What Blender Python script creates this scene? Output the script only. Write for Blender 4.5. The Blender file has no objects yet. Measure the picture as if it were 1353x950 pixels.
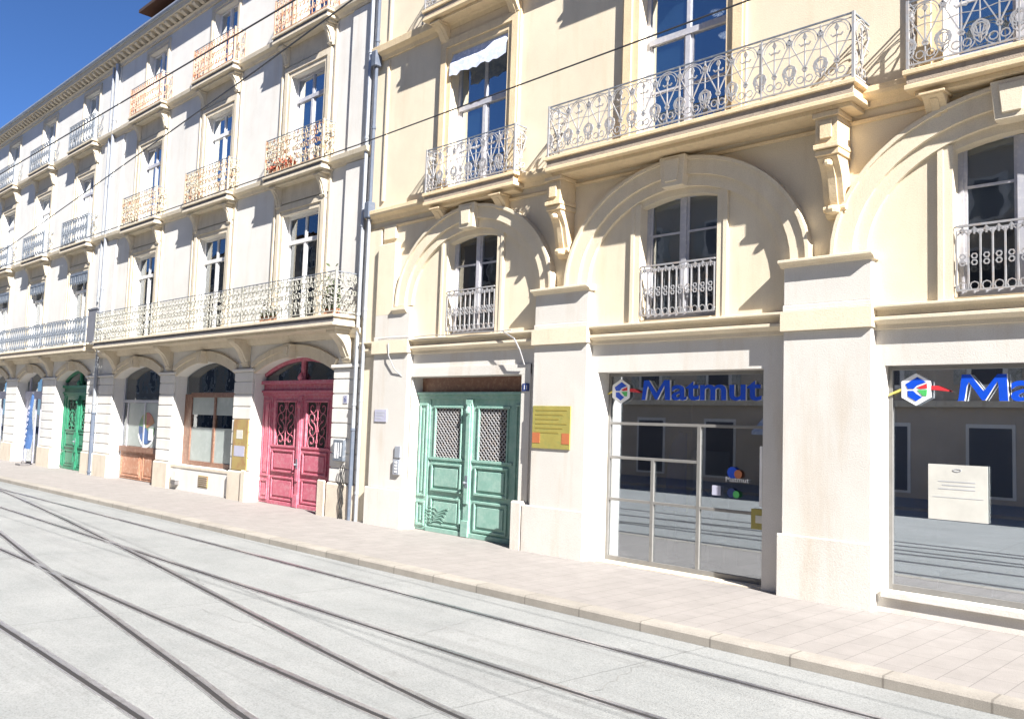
import bpy, bmesh, math, random
from mathutils import Vector, Matrix
from mathutils.geometry import tessellate_polygon
random.seed(7)
R=math.radians
scene=bpy.context.scene
col=scene.collection
# ------------------------------------------------------------------ materials
def _nodes(name):
    m=bpy.data.materials.new(name); m.use_nodes=True
    nt=m.node_tree; b=nt.nodes['Principled BSDF']; return m,nt,b
def ramp(nt,fac,stops):
    r=nt.nodes.new('ShaderNodeValToRGB'); e=r.color_ramp.elements
    while len(e)<len(stops): e.new(.5)
    for k,(p,c) in enumerate(stops): e[k].position=p; e[k].color=(*c,1)
    nt.links.new(fac,r.inputs[0]); return r.outputs[0]
def noise(nt,vec,scale,detail=4,rough=.6):
    n=nt.nodes.new('ShaderNodeTexNoise'); n.inputs['Scale'].default_value=scale; n.inputs['Detail'].default_value=detail; n.inputs['Roughness'].default_value=rough
    nt.links.new(vec,n.inputs['Vector']); return n.outputs['Fac']
def mapping(nt,vec,s=(1,1,1),rot=(0,0,0)):
    m=nt.nodes.new('ShaderNodeMapping'); m.inputs['Scale'].default_value=s; m.inputs['Rotation'].default_value=rot
    nt.links.new(vec,m.inputs['Vector']); return m.outputs[0]
def mixc(nt,fac,a,b,mode='MIX'):
    m=nt.nodes.new('ShaderNodeMix'); m.data_type='RGBA'; m.blend_type=mode
    for inp,v in ((m.inputs[0],fac),(m.inputs[6],a),(m.inputs[7],b)):
        if isinstance(v,(int,float)): inp.default_value=v
        elif isinstance(v,tuple): inp.default_value=(*v,1)
        else: nt.links.new(v,inp)
    return m.outputs[2]
def stone(name,c,dirt,amount=.5,scale=1.3,bump=.25,rough=.9,grain=60,streak=True):
    m,nt,b=_nodes(name); g=nt.nodes.new('ShaderNodeNewGeometry'); P=g.outputs['Position']
    n1=noise(nt,P,scale,6,.65); n2=noise(nt,mapping(nt,P,(1.6,1.6,.22) if streak else (1,1,1)),scale*1.7,5,.7)
    n3=noise(nt,P,grain,3,.6)
    c2=tuple(x*.86 for x in c)
    base=ramp(nt,n1,[(.3,c2),(.7,c)])
    s=ramp(nt,n2,[(.52,(0,0,0)),(.75,(amount,)*3)])
    base=mixc(nt,s,base,dirt)
    sp=ramp(nt,n3,[(.3,(.86,)*3),(.6,(1,1,1))])
    base=mixc(nt,1.0,base,sp,'MULTIPLY')
    nt.links.new(base,b.inputs['Base Color']); b.inputs['Roughness'].default_value=rough
    bp=nt.nodes.new('ShaderNodeBump'); bp.inputs['Strength'].default_value=bump; bp.inputs['Distance'].default_value=.02
    ad=nt.nodes.new('ShaderNodeMath'); ad.operation='ADD'; nt.links.new(n3,ad.inputs[0]); nt.links.new(n1,ad.inputs[1])
    nt.links.new(ad.outputs[0],bp.inputs['Height']); nt.links.new(bp.outputs[0],b.inputs['Normal'])
    return m
def paint(name,c,rough=.5,wear=None,amt=.5,scale=8,metal=0.0,bump=.1,band=(.5,.62)):
    m,nt,b=_nodes(name); g=nt.nodes.new('ShaderNodeNewGeometry'); P=g.outputs['Position']
    n=noise(nt,P,scale,5,.7); n2=noise(nt,P,scale*.35,4,.6)
    base=ramp(nt,n2,[(.3,tuple(x*.85 for x in c)),(.7,c)])
    if wear:
        f=ramp(nt,n,[(band[0],(0,0,0)),(band[1],(amt,)*3)]); base=mixc(nt,f,base,wear)
    nt.links.new(base,b.inputs['Base Color']); b.inputs['Roughness'].default_value=rough; b.inputs['Metallic'].default_value=metal
    if bump:
        bp=nt.nodes.new('ShaderNodeBump'); bp.inputs['Strength'].default_value=bump; bp.inputs['Distance'].default_value=.01
        nt.links.new(n,bp.inputs['Height']); nt.links.new(bp.outputs[0],b.inputs['Normal'])
    return m
def glass(name,refl,trans,tint=(.02,.03,.05),rough=.01,bump=.06):
    m,nt,b=_nodes(name); nt.nodes.remove(b); out=nt.nodes['Material Output']
    d=nt.nodes.new('ShaderNodeBsdfDiffuse'); d.inputs[0].default_value=(*tint,1)
    t=nt.nodes.new('ShaderNodeBsdfTransparent'); t.inputs[0].default_value=(.75,.8,.85,1)
    gl=nt.nodes.new('ShaderNodeBsdfGlossy'); gl.inputs['Roughness'].default_value=rough; gl.inputs[0].default_value=(.9,.95,1,1)
    g=nt.nodes.new('ShaderNodeNewGeometry'); nz=noise(nt,g.outputs['Position'],1.6,2,.5)
    bp=nt.nodes.new('ShaderNodeBump'); bp.inputs['Strength'].default_value=bump; bp.inputs['Distance'].default_value=.05
    nt.links.new(nz,bp.inputs['Height']); nt.links.new(bp.outputs[0],gl.inputs['Normal'])
    m1=nt.nodes.new('ShaderNodeMixShader'); m1.inputs[0].default_value=trans
    nt.links.new(d.outputs[0],m1.inputs[1]); nt.links.new(t.outputs[0],m1.inputs[2])
    fr=nt.nodes.new('ShaderNodeFresnel'); fr.inputs[0].default_value=1.5
    mx=nt.nodes.new('ShaderNodeMath'); mx.operation='ADD'; mx.use_clamp=True; mx.inputs[1].default_value=refl; nt.links.new(fr.outputs[0],mx.inputs[0])
    m2=nt.nodes.new('ShaderNodeMixShader'); nt.links.new(mx.outputs[0],m2.inputs[0]); nt.links.new(m1.outputs[0],m2.inputs[1]); nt.links.new(gl.outputs[0],m2.inputs[2])
    nt.links.new(m2.outputs[0],out.inputs[0]); return m
def brickfloor(name,c,cm,bw,bh,rot,scale=1,noisec=.2,mortar=.006,var=.12):
    m,nt,b=_nodes(name); g=nt.nodes.new('ShaderNodeNewGeometry'); P=g.outputs['Position']
    v=mapping(nt,P,(1,1,1),(0,0,rot))
    br=nt.nodes.new('ShaderNodeTexBrick'); nt.links.new(v,br.inputs['Vector'])
    br.inputs['Scale'].default_value=scale; br.inputs['Brick Width'].default_value=bw; br.inputs['Row Height'].default_value=bh
    br.inputs['Mortar Size'].default_value=mortar; br.inputs['Color1'].default_value=(*c,1); br.inputs['Color2'].default_value=(*tuple(x*(1-var) for x in c),1); br.inputs['Mortar'].default_value=(*cm,1)
    n=noise(nt,P,2.2,6,.7); n2=noise(nt,P,90,2,.5)
    f=ramp(nt,n,[(.3,(1-noisec,)*3),(.65,(1,1,1))]); f2=ramp(nt,n2,[(.3,(.8,.8,.8)),(.65,(1,1,1))])
    base=mixc(nt,1.0,br.outputs['Color'],f,'MULTIPLY'); base=mixc(nt,1.0,base,f2,'MULTIPLY')
    nt.links.new(base,b.inputs['Base Color']); b.inputs['Roughness'].default_value=.85
    bp=nt.nodes.new('ShaderNodeBump'); bp.inputs['Strength'].default_value=.3; bp.inputs['Distance'].default_value=.01
    nt.links.new(n2,bp.inputs['Height']); nt.links.new(bp.outputs[0],b.inputs['Normal']); return m
CRM=(.73,.635,.48)
M=dict(
 cream=stone('cream limestone',CRM,(.52,.40,.26),.35,.9,.2),
 cream_trim=stone('carved stone with golden shade tint',(.76,.60,.38),(.46,.33,.2),.4,2.2,.3),  # golden shade of slabs and consoles put into the stone colour
 cream_low=stone('bleached ground floor stone',(.645,.615,.565),(.46,.36,.25),.5,.6,.25),
 cream_grime_shade=stone('weathered shaded slab edge',(.42,.34,.26),(.2,.16,.13),.8,3,.4,streak=False),  # ledge dirt plus the shadow of the recessed cove, both in the colour
 white=stone('pale limewashed wall',(.69,.665,.62),(.52,.45,.37),.4,.8,.18),
 white_trim=stone('aged carved stone with tan shade tint',(.64,.56,.43),(.38,.30,.2),.55,2.4,.3),  # tan of the shaded soffits and brackets put into the stone colour
 white2=stone('white rendered wall',(.69,.67,.63),(.54,.48,.42),.35,.7,.15),
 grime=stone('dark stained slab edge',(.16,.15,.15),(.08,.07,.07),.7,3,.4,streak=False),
 plinth=stone('worn plinth stone',(.62,.55,.45),(.36,.28,.2),.6,1.8,.4),
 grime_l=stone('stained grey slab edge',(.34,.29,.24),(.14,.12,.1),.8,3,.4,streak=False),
 soffit=stone('soffit stone',(.66,.54,.38),(.4,.3,.2),.5,1.5,.2),
 roof=paint('clay roof tile',(.30,.15,.09),.8,(.2,.1,.06),.6,6),
 darkwood=paint('dark roof timber',(.06,.035,.025),.7),
 iron_grey=paint('pale grey painted iron',(.32,.32,.33),.5,(.32,.25,.2),.6,14),
 iron_cream=paint('flaking cream painted iron',(.44,.38,.28),.6,(.30,.13,.06),.9,5,band=(.5,.6)),
 iron_pale=paint('pale green grey painted iron',(.36,.35,.31),.6,(.14,.14,.11),.8,9),
 iron_rust=paint('rusting painted iron',(.50,.32,.22),.7,(.36,.13,.06),.9,4),
 iron_dark=paint('dark grey painted iron',(.13,.15,.18),.5,(.3,.3,.3),.5,9),
 frame_white=paint('white window paint',(.72,.71,.70),.45,(.5,.47,.42),.5,12),
 frame_grey=paint('lilac grey window paint',(.42,.42,.46),.45,(.6,.58,.55),.4,12),
 frame_brown=paint('brown joinery',(.20,.10,.065),.5,(.30,.19,.13),.6,10),
 door_red=paint('faded crimson door paint',(.46,.11,.16),.65,(.50,.30,.32),.5,9,band=(.45,.7)),
 door_green=paint('faded sea green door paint',(.20,.36,.30),.65,(.34,.46,.40),.5,7,band=(.42,.68)),
 door_emerald=paint('emerald door paint',(.02,.17,.09),.45,(.06,.25,.16),.5,9),
 door_orange=paint('orange brown wood panel',(.42,.20,.12),.6,(.5,.33,.24),.7,6),
 pane=glass('sky reflecting window glass',.42,.35,(.02,.05,.09)),
 pane_low=glass('old window glass',.11,.9,(.02,.02,.025)),
 pane_shop=glass('shop front glass',.36,.92,(.02,.02,.025),bump=0),
 pane_shop2=glass('shop glass with blue reflection tint',.55,.9,(.03,.06,.12),bump=0),  # bluish reflections put into the glass tint
 lead=paint('zinc downpipe',(.40,.42,.45),.4,(.25,.27,.3),.5,6,metal=.4),
 pipe_dark=paint('dark blue grey cast pipe',(.09,.11,.15),.6,(.13,.14,.17),.5,6),
 dark=paint('dark interior',(.035,.032,.03),.9,bump=0),
 room=paint('room plaster',(.42,.37,.32),.9,bump=0),
 curtain=paint('pale curtain cloth',(.62,.58,.48),.9,scale=2),
 film=paint('frosted window film',(.34,.38,.36),.5,(.4,.43,.42),.5,3,bump=0),
 blind=paint('grey beige roller blind',(.75,.73,.66),.9,scale=2),
 awning=paint('white blue awning cloth',(.55,.6,.72),.8,(.8,.82,.86),.8,9),
 black=paint('black rubber',(.02,.02,.02),.6,bump=0),
 wire=paint('overhead wire metal',(.03,.03,.035),.5,bump=0),
 steel=paint('polished rail steel',(.50,.50,.54),.33,(.25,.23,.22),.5,9,metal=.85,bump=0),
 groove=paint('rail groove shade',(.022,.02,.02),.9,scale=20,bump=0),  # shade of the sunken groove put into a near-black strip
 seal=paint('rubber rail sealant',(.20,.20,.195),.85,(.30,.30,.29),.9,5),
 blue=paint('sign blue',(.005,.07,.55),.35,bump=0),
 whitep=paint('sign white',(.8,.8,.8),.4,bump=0),
 redp=paint('sign red',(.6,.04,.05),.4,bump=0),
 greenp=paint('sign green',(.08,.45,.12),.4,bump=0),
 yellowp=paint('sign yellow',(.75,.62,.15),.4,bump=0),
 brass=paint('yellow enamel plaque',(.34,.29,.075),.5,(.24,.24,.07),.7,10,bump=0),
 brass_ink=paint('plaque lettering',(.30,.24,.05),.6,bump=0),
 orange=paint('plaque orange',(.46,.15,.06),.5,bump=0),
 lilac=paint('pale lilac board',(.42,.42,.52),.6,bump=0),
 navy=paint('navy enamel',(.02,.04,.16),.35,bump=0),
 flag=paint('blue flag cloth',(.07,.16,.38),.8,(.12,.22,.45),.6,3),
 paper=paint('paper',(.56,.55,.50),.8,bump=0),
 ink=paint('faded grey ink',(.42,.43,.46),.8,bump=0),
 board=paint('brown notice board',(.36,.27,.10),.6,(.28,.14,.07),.7,3),
 chairblue=paint('blue chair fabric',(.02,.05,.22),.8,bump=0),
 chairblue2=paint('blue display cloth',(.03,.09,.45),.8,bump=0),
 deskgrey=paint('grey laminate',(.28,.28,.27),.6,bump=0),
 leaf=paint('dark leaf',(.05,.08,.03),.7,(.12,.09,.04),.6,20),
 flower=paint('red petals',(.45,.09,.05),.7,(.5,.2,.1),.6,20),
 terracotta=paint('terracotta pot',(.40,.17,.09),.8),
 box=paint('grey plastic',(.30,.32,.36),.5,bump=0),
 screen=paint('grey privacy panel',(.16,.165,.19),.7,bump=0),
 farwall=stone('ochre wall',(.45,.38,.30),(.36,.28,.2),.4,.8,.1),
 farwin=paint('dark shutter',(.05,.05,.06),.6,bump=0),
)
M['walk']=brickfloor('pale sidewalk paving',(.285,.262,.245),(.175,.16,.15),.62,.31,R(90),1,.18,.005,.06)
M['kerbm']=brickfloor('kerb stone',(.34,.31,.27),(.2,.18,.155),1.0,3.0,0,1,.25,.012)
M['road']=None
for _n,_c in dict(greenp=(.14,.26,.14),yellowp=(.38,.36,.14),redp=(.38,.12,.10),orange=(.40,.20,.10),brass=(.30,.32,.12),navy=(.06,.10,.22),blue=(.07,.14,.34)).items(): M[_n+'_m']=paint('muted sticker '+_n,_c,.5,bump=0)
def road_mat():
    m,nt,b=_nodes('washed concrete street'); g=nt.nodes.new('ShaderNodeNewGeometry'); P=g.outputs['Position']
    n=noise(nt,P,.7,6,.7); n2=noise(nt,P,55,3,.7); n3=noise(nt,mapping(nt,P,(.25,1.6,1)),1.5,5,.7)
    base=ramp(nt,n,[(.3,(.205,.212,.208)),(.65,(.262,.266,.26))])
    s=ramp(nt,n3,[(.55,(0,0,0)),(.8,(.35,.35,.35))]); base=mixc(nt,s,base,(.175,.175,.17))
    n4=noise(nt,mapping(nt,P,(.12,2.6,1),(0,0,R(-1))),1.0,6,.75); base=mixc(nt,ramp(nt,n4,[(.54,(0,0,0)),(.72,(.45,.45,.45))]),base,(.13,.128,.125))
    n5=noise(nt,P,3.1,3,.5); base=mixc(nt,ramp(nt,n5,[(.66,(0,0,0)),(.74,(.35,.35,.35))]),base,(.15,.147,.14))
    base=mixc(nt,1.0,base,ramp(nt,n2,[(.28,(.6,.6,.6)),(.55,(1,1,1))]),'MULTIPLY')
    br=nt.nodes.new('ShaderNodeTexBrick'); nt.links.new(mapping(nt,P,(1,1,1),(0,0,R(4))),br.inputs['Vector'])
    br.inputs['Scale'].default_value=1; br.inputs['Brick Width'].default_value=5.3; br.inputs['Row Height'].default_value=60; br.inputs['Mortar Size'].default_value=.012
    br.inputs['Color1'].default_value=(1,1,1,1); br.inputs['Color2'].default_value=(1,1,1,1); br.inputs['Mortar'].default_value=(.72,.72,.72,1)
    base=mixc(nt,1.0,base,br.outputs['Color'],'MULTIPLY')
    nt.links.new(base,b.inputs['Base Color']); b.inputs['Roughness'].default_value=.85
    bp=nt.nodes.new('ShaderNodeBump'); bp.inputs['Strength'].default_value=.5; bp.inputs['Distance'].default_value=.012
    nt.links.new(n2,bp.inputs['Height']); nt.links.new(bp.outputs[0],b.inputs['Normal']); return m
M['road']=road_mat()
# ------------------------------------------------------------------ mesh builder
WP={}
class MB:
    def __init__(s): s.v=[]; s.f=[]
    def box(s,x0,x1,y0,y1,z0,z1):
        b=len(s.v)
        s.v+=[(x,y,z) for z in (z0,z1) for y in (y0,y1) for x in (x0,x1)]
        for q in ((0,2,3,1),(4,5,7,6),(0,1,5,4),(2,6,7,3),(0,4,6,2),(1,3,7,5)): s.f.append(tuple(b+i for i in q))
        return s
    def quad(s,*p):
        b=len(s.v); s.v+=list(p); s.f.append(tuple(range(b,b+len(p)))); return s
    def xz(s,poly,y0,y1):          # polygon in x,z given thickness in y
        b=len(s.v); n=len(poly)
        s.v+=[(x,y0,z) for x,z in poly]+[(x,y1,z) for x,z in poly]
        s.f.append(tuple(b+i for i in range(n))); s.f.append(tuple(b+n+i for i in reversed(range(n))))
        for i in range(n): j=(i+1)%n; s.f.append((b+i,b+n+i,b+n+j,b+j))
        return s
    def yz(s,poly,x0,x1):          # profile in y,z run along x
        b=len(s.v); n=len(poly)
        s.v+=[(x0,y,z) for y,z in poly]+[(x1,y,z) for y,z in poly]
        s.f.append(tuple(b+i for i in range(n))); s.f.append(tuple(b+n+i for i in reversed(range(n))))
        for i in range(n): j=(i+1)%n; s.f.append((b+i,b+n+i,b+n+j,b+j))
        return s
    def band(s,inner,outer,y0,y1):  # strip between two matching open curves in x,z
        n=len(inner); b=len(s.v)
        for (a,c) in zip(inner,outer):
            s.v+=[(a[0],y0,a[1]),(c[0],y0,c[1]),(c[0],y1,c[1]),(a[0],y1,a[1])]
        for i in range(n-1):
            p=b+4*i; q=p+4
            for k in range(4): l=(k+1)%4; s.f.append((p+k,q+k,q+l,p+l))
        s.f.append((b,b+1,b+2,b+3)); e=b+4*(n-1); s.f.append((e+3,e+2,e+1,e)); return s
    def tube(s,pts,r,n=4,closed=False):
        P=[Vector(p) for p in pts]; k=len(P); b=len(s.v)
        for i,p in enumerate(P):
            a=P[i-1] if (i>0 or closed) else P[i]; c=P[(i+1)%k] if (i<k-1 or closed) else P[i]
            d=(c-a); d=d.normalized() if d.length>1e-9 else Vector((0,0,1))
            u=d.cross(Vector((0,1,0)));
            if u.length<.2: u=d.cross(Vector((1,0,0)))
            u.normalize(); w=d.cross(u)
            for j in range(n):
                t=2*math.pi*(j+.5)/n; s.v.append(tuple(p+u*(r*math.cos(t))+w*(r*math.sin(t))))
        m=k if closed else k-1
        for i in range(m):
            p=b+i*n; q=b+((i+1)%k)*n
            for j in range(n): l=(j+1)%n; s.f.append((p+j,p+l,q+l,q+j))
        if not closed:
            s.f.append(tuple(b+j for j in range(n))); s.f.append(tuple(b+(k-1)*n+j for j in reversed(range(n))))
        return s
    def lathe(s,c,prof,n=14):       # prof: (r,z) about vertical axis
        b=len(s.v)
        for r,z in prof:
            for j in range(n): t=2*math.pi*j/n; s.v.append((c[0]+r*math.cos(t),c[1]+r*math.sin(t),c[2]+z))
        for i in range(len(prof)-1):
            for j in range(n): l=(j+1)%n; s.f.append((b+i*n+j,b+i*n+l,b+(i+1)*n+l,b+(i+1)*n+j))
        s.f.append(tuple(b+j for j in reversed(range(n)))); e=b+(len(prof)-1)*n; s.f.append(tuple(e+j for j in range(n))); return s
    def build(s,name,mat,parent=None,org=None,bevel=0,smooth=False):
        o0=Vector(org) if org is not None else (WP[parent.name].copy() if parent else Vector((0,0,0)))
        me=bpy.data.meshes.new(name); me.from_pydata([tuple(Vector(v)-o0) for v in s.v],[],s.f); me.update()
        bm=bmesh.new(); bm.from_mesh(me); bmesh.ops.recalc_face_normals(bm,faces=bm.faces); bm.to_mesh(me); bm.free()
        me.materials.append(mat)
        if smooth:
            for p in me.polygons: p.use_smooth=True
        o=bpy.data.objects.new(name,me); col.objects.link(o)
        if parent: o.parent=parent; o.location=o0-WP[parent.name]
        else: o.location=o0
        WP[o.name]=o0
        if bevel:
            bv=o.modifiers.new('bevel','BEVEL'); bv.width=bevel; bv.segments=1; bv.limit_method='ANGLE'; bv.angle_limit=R(40)
        return o
def tag(o,label,cat,group=None,kind=None):
    if label: o['label']=label
    if cat: o['category']=cat
    if group: o['group']=group
    if kind: o['kind']=kind
    return o
def empty(name,loc,label,cat,group=None):
    o=bpy.data.objects.new(name,None); col.objects.link(o); o.location=loc; o.empty_display_size=.3; WP[o.name]=Vector(loc); return tag(o,label,cat,group)
def struct(mb,name,mat): return tag(mb.build(name,mat),None,None,None,'structure')
def copy_tree(o,d=None,parent=None):
    c=o.copy(); col.objects.link(c); c.parent=parent if parent else o.parent
    base=WP[o.name]+(Vector(d) if d is not None else Vector((0,0,0)))
    WP[c.name]=base
    if d is not None: c.location=o.location+Vector(d)
    for ch in list(o.children):
        cc=ch.copy(); col.objects.link(cc); cc.parent=c; WP[cc.name]=WP[ch.name]+(base-WP[o.name])
        for g in list(ch.children):
            gg=g.copy(); col.objects.link(gg); gg.parent=cc; WP[gg.name]=WP[g.name]
    return c
def text(s,size,mat,name,parent,x,y,z,bold=0,ext=.004,width=None,height=None):
    cu=bpy.data.curves.new('t','FONT'); cu.body=s; cu.size=size; cu.extrude=ext; cu.offset=bold; cu.resolution_u=4
    t=bpy.data.objects.new('t',cu); col.objects.link(t); bpy.context.view_layer.update()
    dg=bpy.context.evaluated_depsgraph_get(); me=bpy.data.meshes.new_from_object(t.evaluated_get(dg)); bpy.data.objects.remove(t)
    xs=[v.co.x for v in me.vertices]; ys=[v.co.y for v in me.vertices]
    sx=(width/(max(xs)-min(xs))) if width else 1; sz=(height/(max(ys)-min(ys))) if height else sx
    if not width: sx=sz
    x0,y0=min(xs),min(ys)
    mb=MB(); mb.v=[(x+(v.co.x-x0)*sx,y-v.co.z,z+(v.co.y-y0)*sz) for v in me.vertices]; mb.f=[tuple(p.vertices) for p in me.polygons]
    return mb.build(name,mat,parent)
# ------------------------------------------------------------------ shapes
def arch(x0,x1,z0,zs,rise,n=14):
    pts=[(x0,z0),(x1,z0),(x1,zs)]
    if rise>0:
        w=(x1-x0)/2; rad=(w*w+rise*rise)/(2*rise); cz=zs+rise-rad; a=math.asin(w/rad); cx=(x0+x1)/2
        for i in range(1,n): t=a-2*a*i/n; pts.append((cx+rad*math.sin(t),cz+rad*math.cos(t)))
    pts.append((x0,zs)); return pts
def arc_curve(x0,x1,zs,rise,n=16,off=0):
    w=(x1-x0)/2; rad=(w*w+rise*rise)/(2*rise); cz=zs+rise-rad; a=math.asin(min(1,w/rad)); cx=(x0+x1)/2
    return [(cx+(rad+off)*math.sin(-a+2*a*i/n),cz+(rad+off)*math.cos(-a+2*a*i/n)) for i in range(n+1)]
def ell(cx,cz,a,b,n=28,a0=0,a1=180):
    return [(cx-a*math.cos(R(a0+(a1-a0)*i/n)),cz+b*math.sin(R(a0+(a1-a0)*i/n))) for i in range(n+1)]
def wall_with_holes(outer,holes,parent,mat,y=0.0):
    """holes: list of (poly, depth)"""
    mb=MB(); loops=[[Vector((x,z,0)) for x,z in outer]]+[[Vector((x,z,0)) for x,z in h] for h,_ in holes]
    flat=[p for l in loops for p in l]; mb.v=[(p.x,y,p.y) for p in flat]
    mb.f=[tuple(t) for t in tessellate_polygon(loops)]
    for h,d in holes:
        n=len(h); b=len(mb.v); mb.v+=[(x,y,z) for x,z in h]+[(x,y+d,z) for x,z in h]
        for i in range(n): j=(i+1)%n; mb.f.append((b+i,b+j,b+n+j,b+n+i))
    return mb.build('wall',mat,parent)
def window(parent,cx,z0,w,h,y,fmat,pmat,transom=None,bars=(),curtain=None,cmat=None,blindz=None,leaf=2,fr=.07):
    """french window; frame is the part, panes and curtains its pieces"""
    x0,x1=cx-w/2,cx+w/2; z1=z0+h; f=MB()
    f.box(x0,x0+fr,y,y+.07,z0,z1); f.box(x1-fr,x1,y,y+.07,z0,z1); f.box(x0+fr,x1-fr,y,y+.07,z1-fr,z1); f.box(x0+fr,x1-fr,y,y+.07,z0,z0+fr*1.6)
    tops=z1-fr
    if transom: f.box(x0+fr,x1-fr,y-.025,y+.07,transom-.055,transom+.055)
    if leaf==2:
        f.box(cx-.05,cx+.05,y-.015,y+.07,z0+fr*1.6,(transom-.055) if transom else tops)
        if transom: f.box(cx-.04,cx+.04,y,y+.07,transom+.055,tops)
    for s in (-1,1):            # leaf stiles
        a,b=(x0+fr,cx-.05) if s<0 else (cx+.05,x1-fr)
        top=(transom-.055) if transom else tops
        f.box(a,a+.045,y+.012,y+.055,z0+fr*1.6,top); f.box(b-.045,b,y+.012,y+.055,z0+fr*1.6,top)
        for bz in bars: f.box(a+.045,b-.045,y+.015,y+.05,bz-.018,bz+.018)
    o=f.build('window',fmat,parent,org=(cx,y,z0))
    MB().box(x0+.01,x1-.01,y+.032,y+.04,z0+.01,z1-.01).build('pane',pmat,o)
    if curtain:
        c=MB()
        for (a,b,zb,zt) in curtain:
            k=max(4,int((b-a)/.05)); yy=y+.14
            for i in range(k):
                xa=a+(b-a)*i/k; xb=a+(b-a)*(i+1)/k; ya=yy+(.025 if i%2 else 0); yb=yy+(0 if i%2 else .025)
                c.quad((xa,ya,zb),(xb,yb,zb),(xb,yb,zt),(xa,ya,zt))
        c.build('curtain',cmat or M['curtain'],o)
    if blindz: MB().box(x0+.05,x1-.05,y+.1,y+.11,blindz,z1).build('blind',M['blind'],o)
    return o
# railings -----------------------------------------------------------
def circ(c,r,n=10,a0=0,a1=360):
    return [(c[0]+r*math.cos(R(a0+(a1-a0)*i/n)),c[1]+r*math.sin(R(a0+(a1-a0)*i/n))) for i in range(n+1)]
def spiral(c,r0,r1,a0,a1,n=12):
    return [(c[0]+(r0+(r1-r0)*i/n)*math.cos(R(a0+(a1-a0)*i/n)),c[1]+(r0+(r1-r0)*i/n)*math.sin(R(a0+(a1-a0)*i/n))) for i in range(n+1)]
def motif(style,L,h):
    """list of (polyline in u,v , radius factor) filling length L, height h"""
    out=[]
    if style=='fan':
        n=max(1,round(L/.5)); c=L/n
        for k in range(n):
            u=k*c; m=u+c/2
            out.append((circ((m,.74*h),c*.42,12,0,180),1)); out.append((circ((m,.74*h),c*.34,10,0,180),.7))
            out.append(([(u,.80*h),(m,.30*h)],1.1)); out.append(([(u+c,.80*h),(m,.30*h)],1.1))
            out.append(([(m,.30*h),(m,.86*h)],1.2))
            out.append(([(m,.90*h),(m-.03,.84*h),(m,.78*h),(m+.03,.84*h),(m,.90*h)],1.2))
            out.append(([(m-.09,.74*h),(m-.06,.70*h),(m,.72*h),(m+.06,.70*h),(m+.09,.74*h)],1.3))
            out.append(([(u,.80*h),(u,.95*h)],1.6)); out.append((circ((u,.82*h),.035,6),1.6))
            out.append(([(u,.80*h),(u,.45*h)],1))
            for q in (.11,.075): out.append((circ((u,.30*h),q,10),1.1))
            out.append(([(u-.07,.16*h),(u-.09,.34*h),(u,.44*h),(u+.09,.34*h),(u+.07,.16*h),(u,.08*h),(u-.07,.16*h)],1.2))
            for q in (-1,0,1): out.append(([(u,.1*h),(u+q*.06,.36*h)],1))
            out.append((circ((m-.07,.13*h),.055,8),1)); out.append((circ((m+.07,.13*h),.055,8),1)); out.append(([(m,.02*h),(m,.30*h)],1.1))
            out.append((circ((m,.2*h),c*.4,10,200,340),.9)); out.append((circ((m,.30*h),.035,6),1.5))
            out.append(([(u,.56*h),(m,.60*h),(u+c,.56*h)],.7))
    elif style=='scroll':
        n=max(1,round(L/.44)); c=L/n
        for k in range(n):
            u=k*c; m=u+c/2
            for s in (-1,1):
                out.append((spiral((m+s*.11,.72*h),.11,.03,90+s*90,90+s*90-s*420,14),1))
                out.append((spiral((m+s*.11,.27*h),.11,.03,-90-s*90,-90-s*90+s*420,14),1))
                out.append(([(m+s*.02,.5*h),(m+s*.10,.58*h),(m+s*.2,.5*h),(m+s*.10,.42*h),(m+s*.02,.5*h)],.9))
            out.append((circ((m,.5*h),.05,8),1.2)); out.append(([(m,.02*h),(m-.03,.15*h),(m,.3*h),(m+.03,.15*h),(m,.02*h)],1))
            out.append(([(m,.98*h),(m-.03,.85*h),(m,.7*h),(m+.03,.85*h),(m,.98*h)],1))
            out.append((circ((u,.85*h),.06,8),1)); out.append((circ((u,.15*h),.06,8),1)); out.append((spiral((u,.5*h),.1,.03,90,450,10),1))
            out.append(([(u,0),(u,.09*h)],1)); out.append(([(u,.91*h),(u,h)],1)); out.append(([(u,.22*h),(u,.4*h)],.9)); out.append(([(u,.6*h),(u,.78*h)],.9))
    elif style=='lattice':
        n=max(1,round(L/.3)); c=L/n
        for k in range(n):
            u=k*c; m=u+c/2
            out.append(([(u,0),(m,.25*h),(u,.5*h),(m,.75*h),(u,h)],1)); out.append(([(u+c,0),(m,.25*h),(u+c,.5*h),(m,.75*h),(u+c,h)],1))
            out.append((circ((m,.5*h),.07,8),1.2)); out.append((circ((m,.9*h),.05,8),1.2)); out.append((circ((m,.1*h),.05,8),1.2)); out.append(([(m,.25*h),(m,.75*h)],1.3))
    else:
        n=max(2,round(L/.145)); c=L/n
        for k in range(n+1):
            u=k*c; out.append(([(u,0),(u,.93*h)],1.25))
            if k<n:
                m=u+c/2; out.append((circ((m,.82*h),c/2,8,0,180),1)); out.append((circ((m,.06*h),c*.38,8,180,360+180),.9))
                out.append((circ((m,.52*h),.035,6),1.1)); out.append((circ((m,.42*h),.035,6),1.1)); out.append(([(m,.86*h),(m,.99*h)],1.3))
                out.append((circ((m,.92*h),.03,6),1))
    return out
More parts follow.
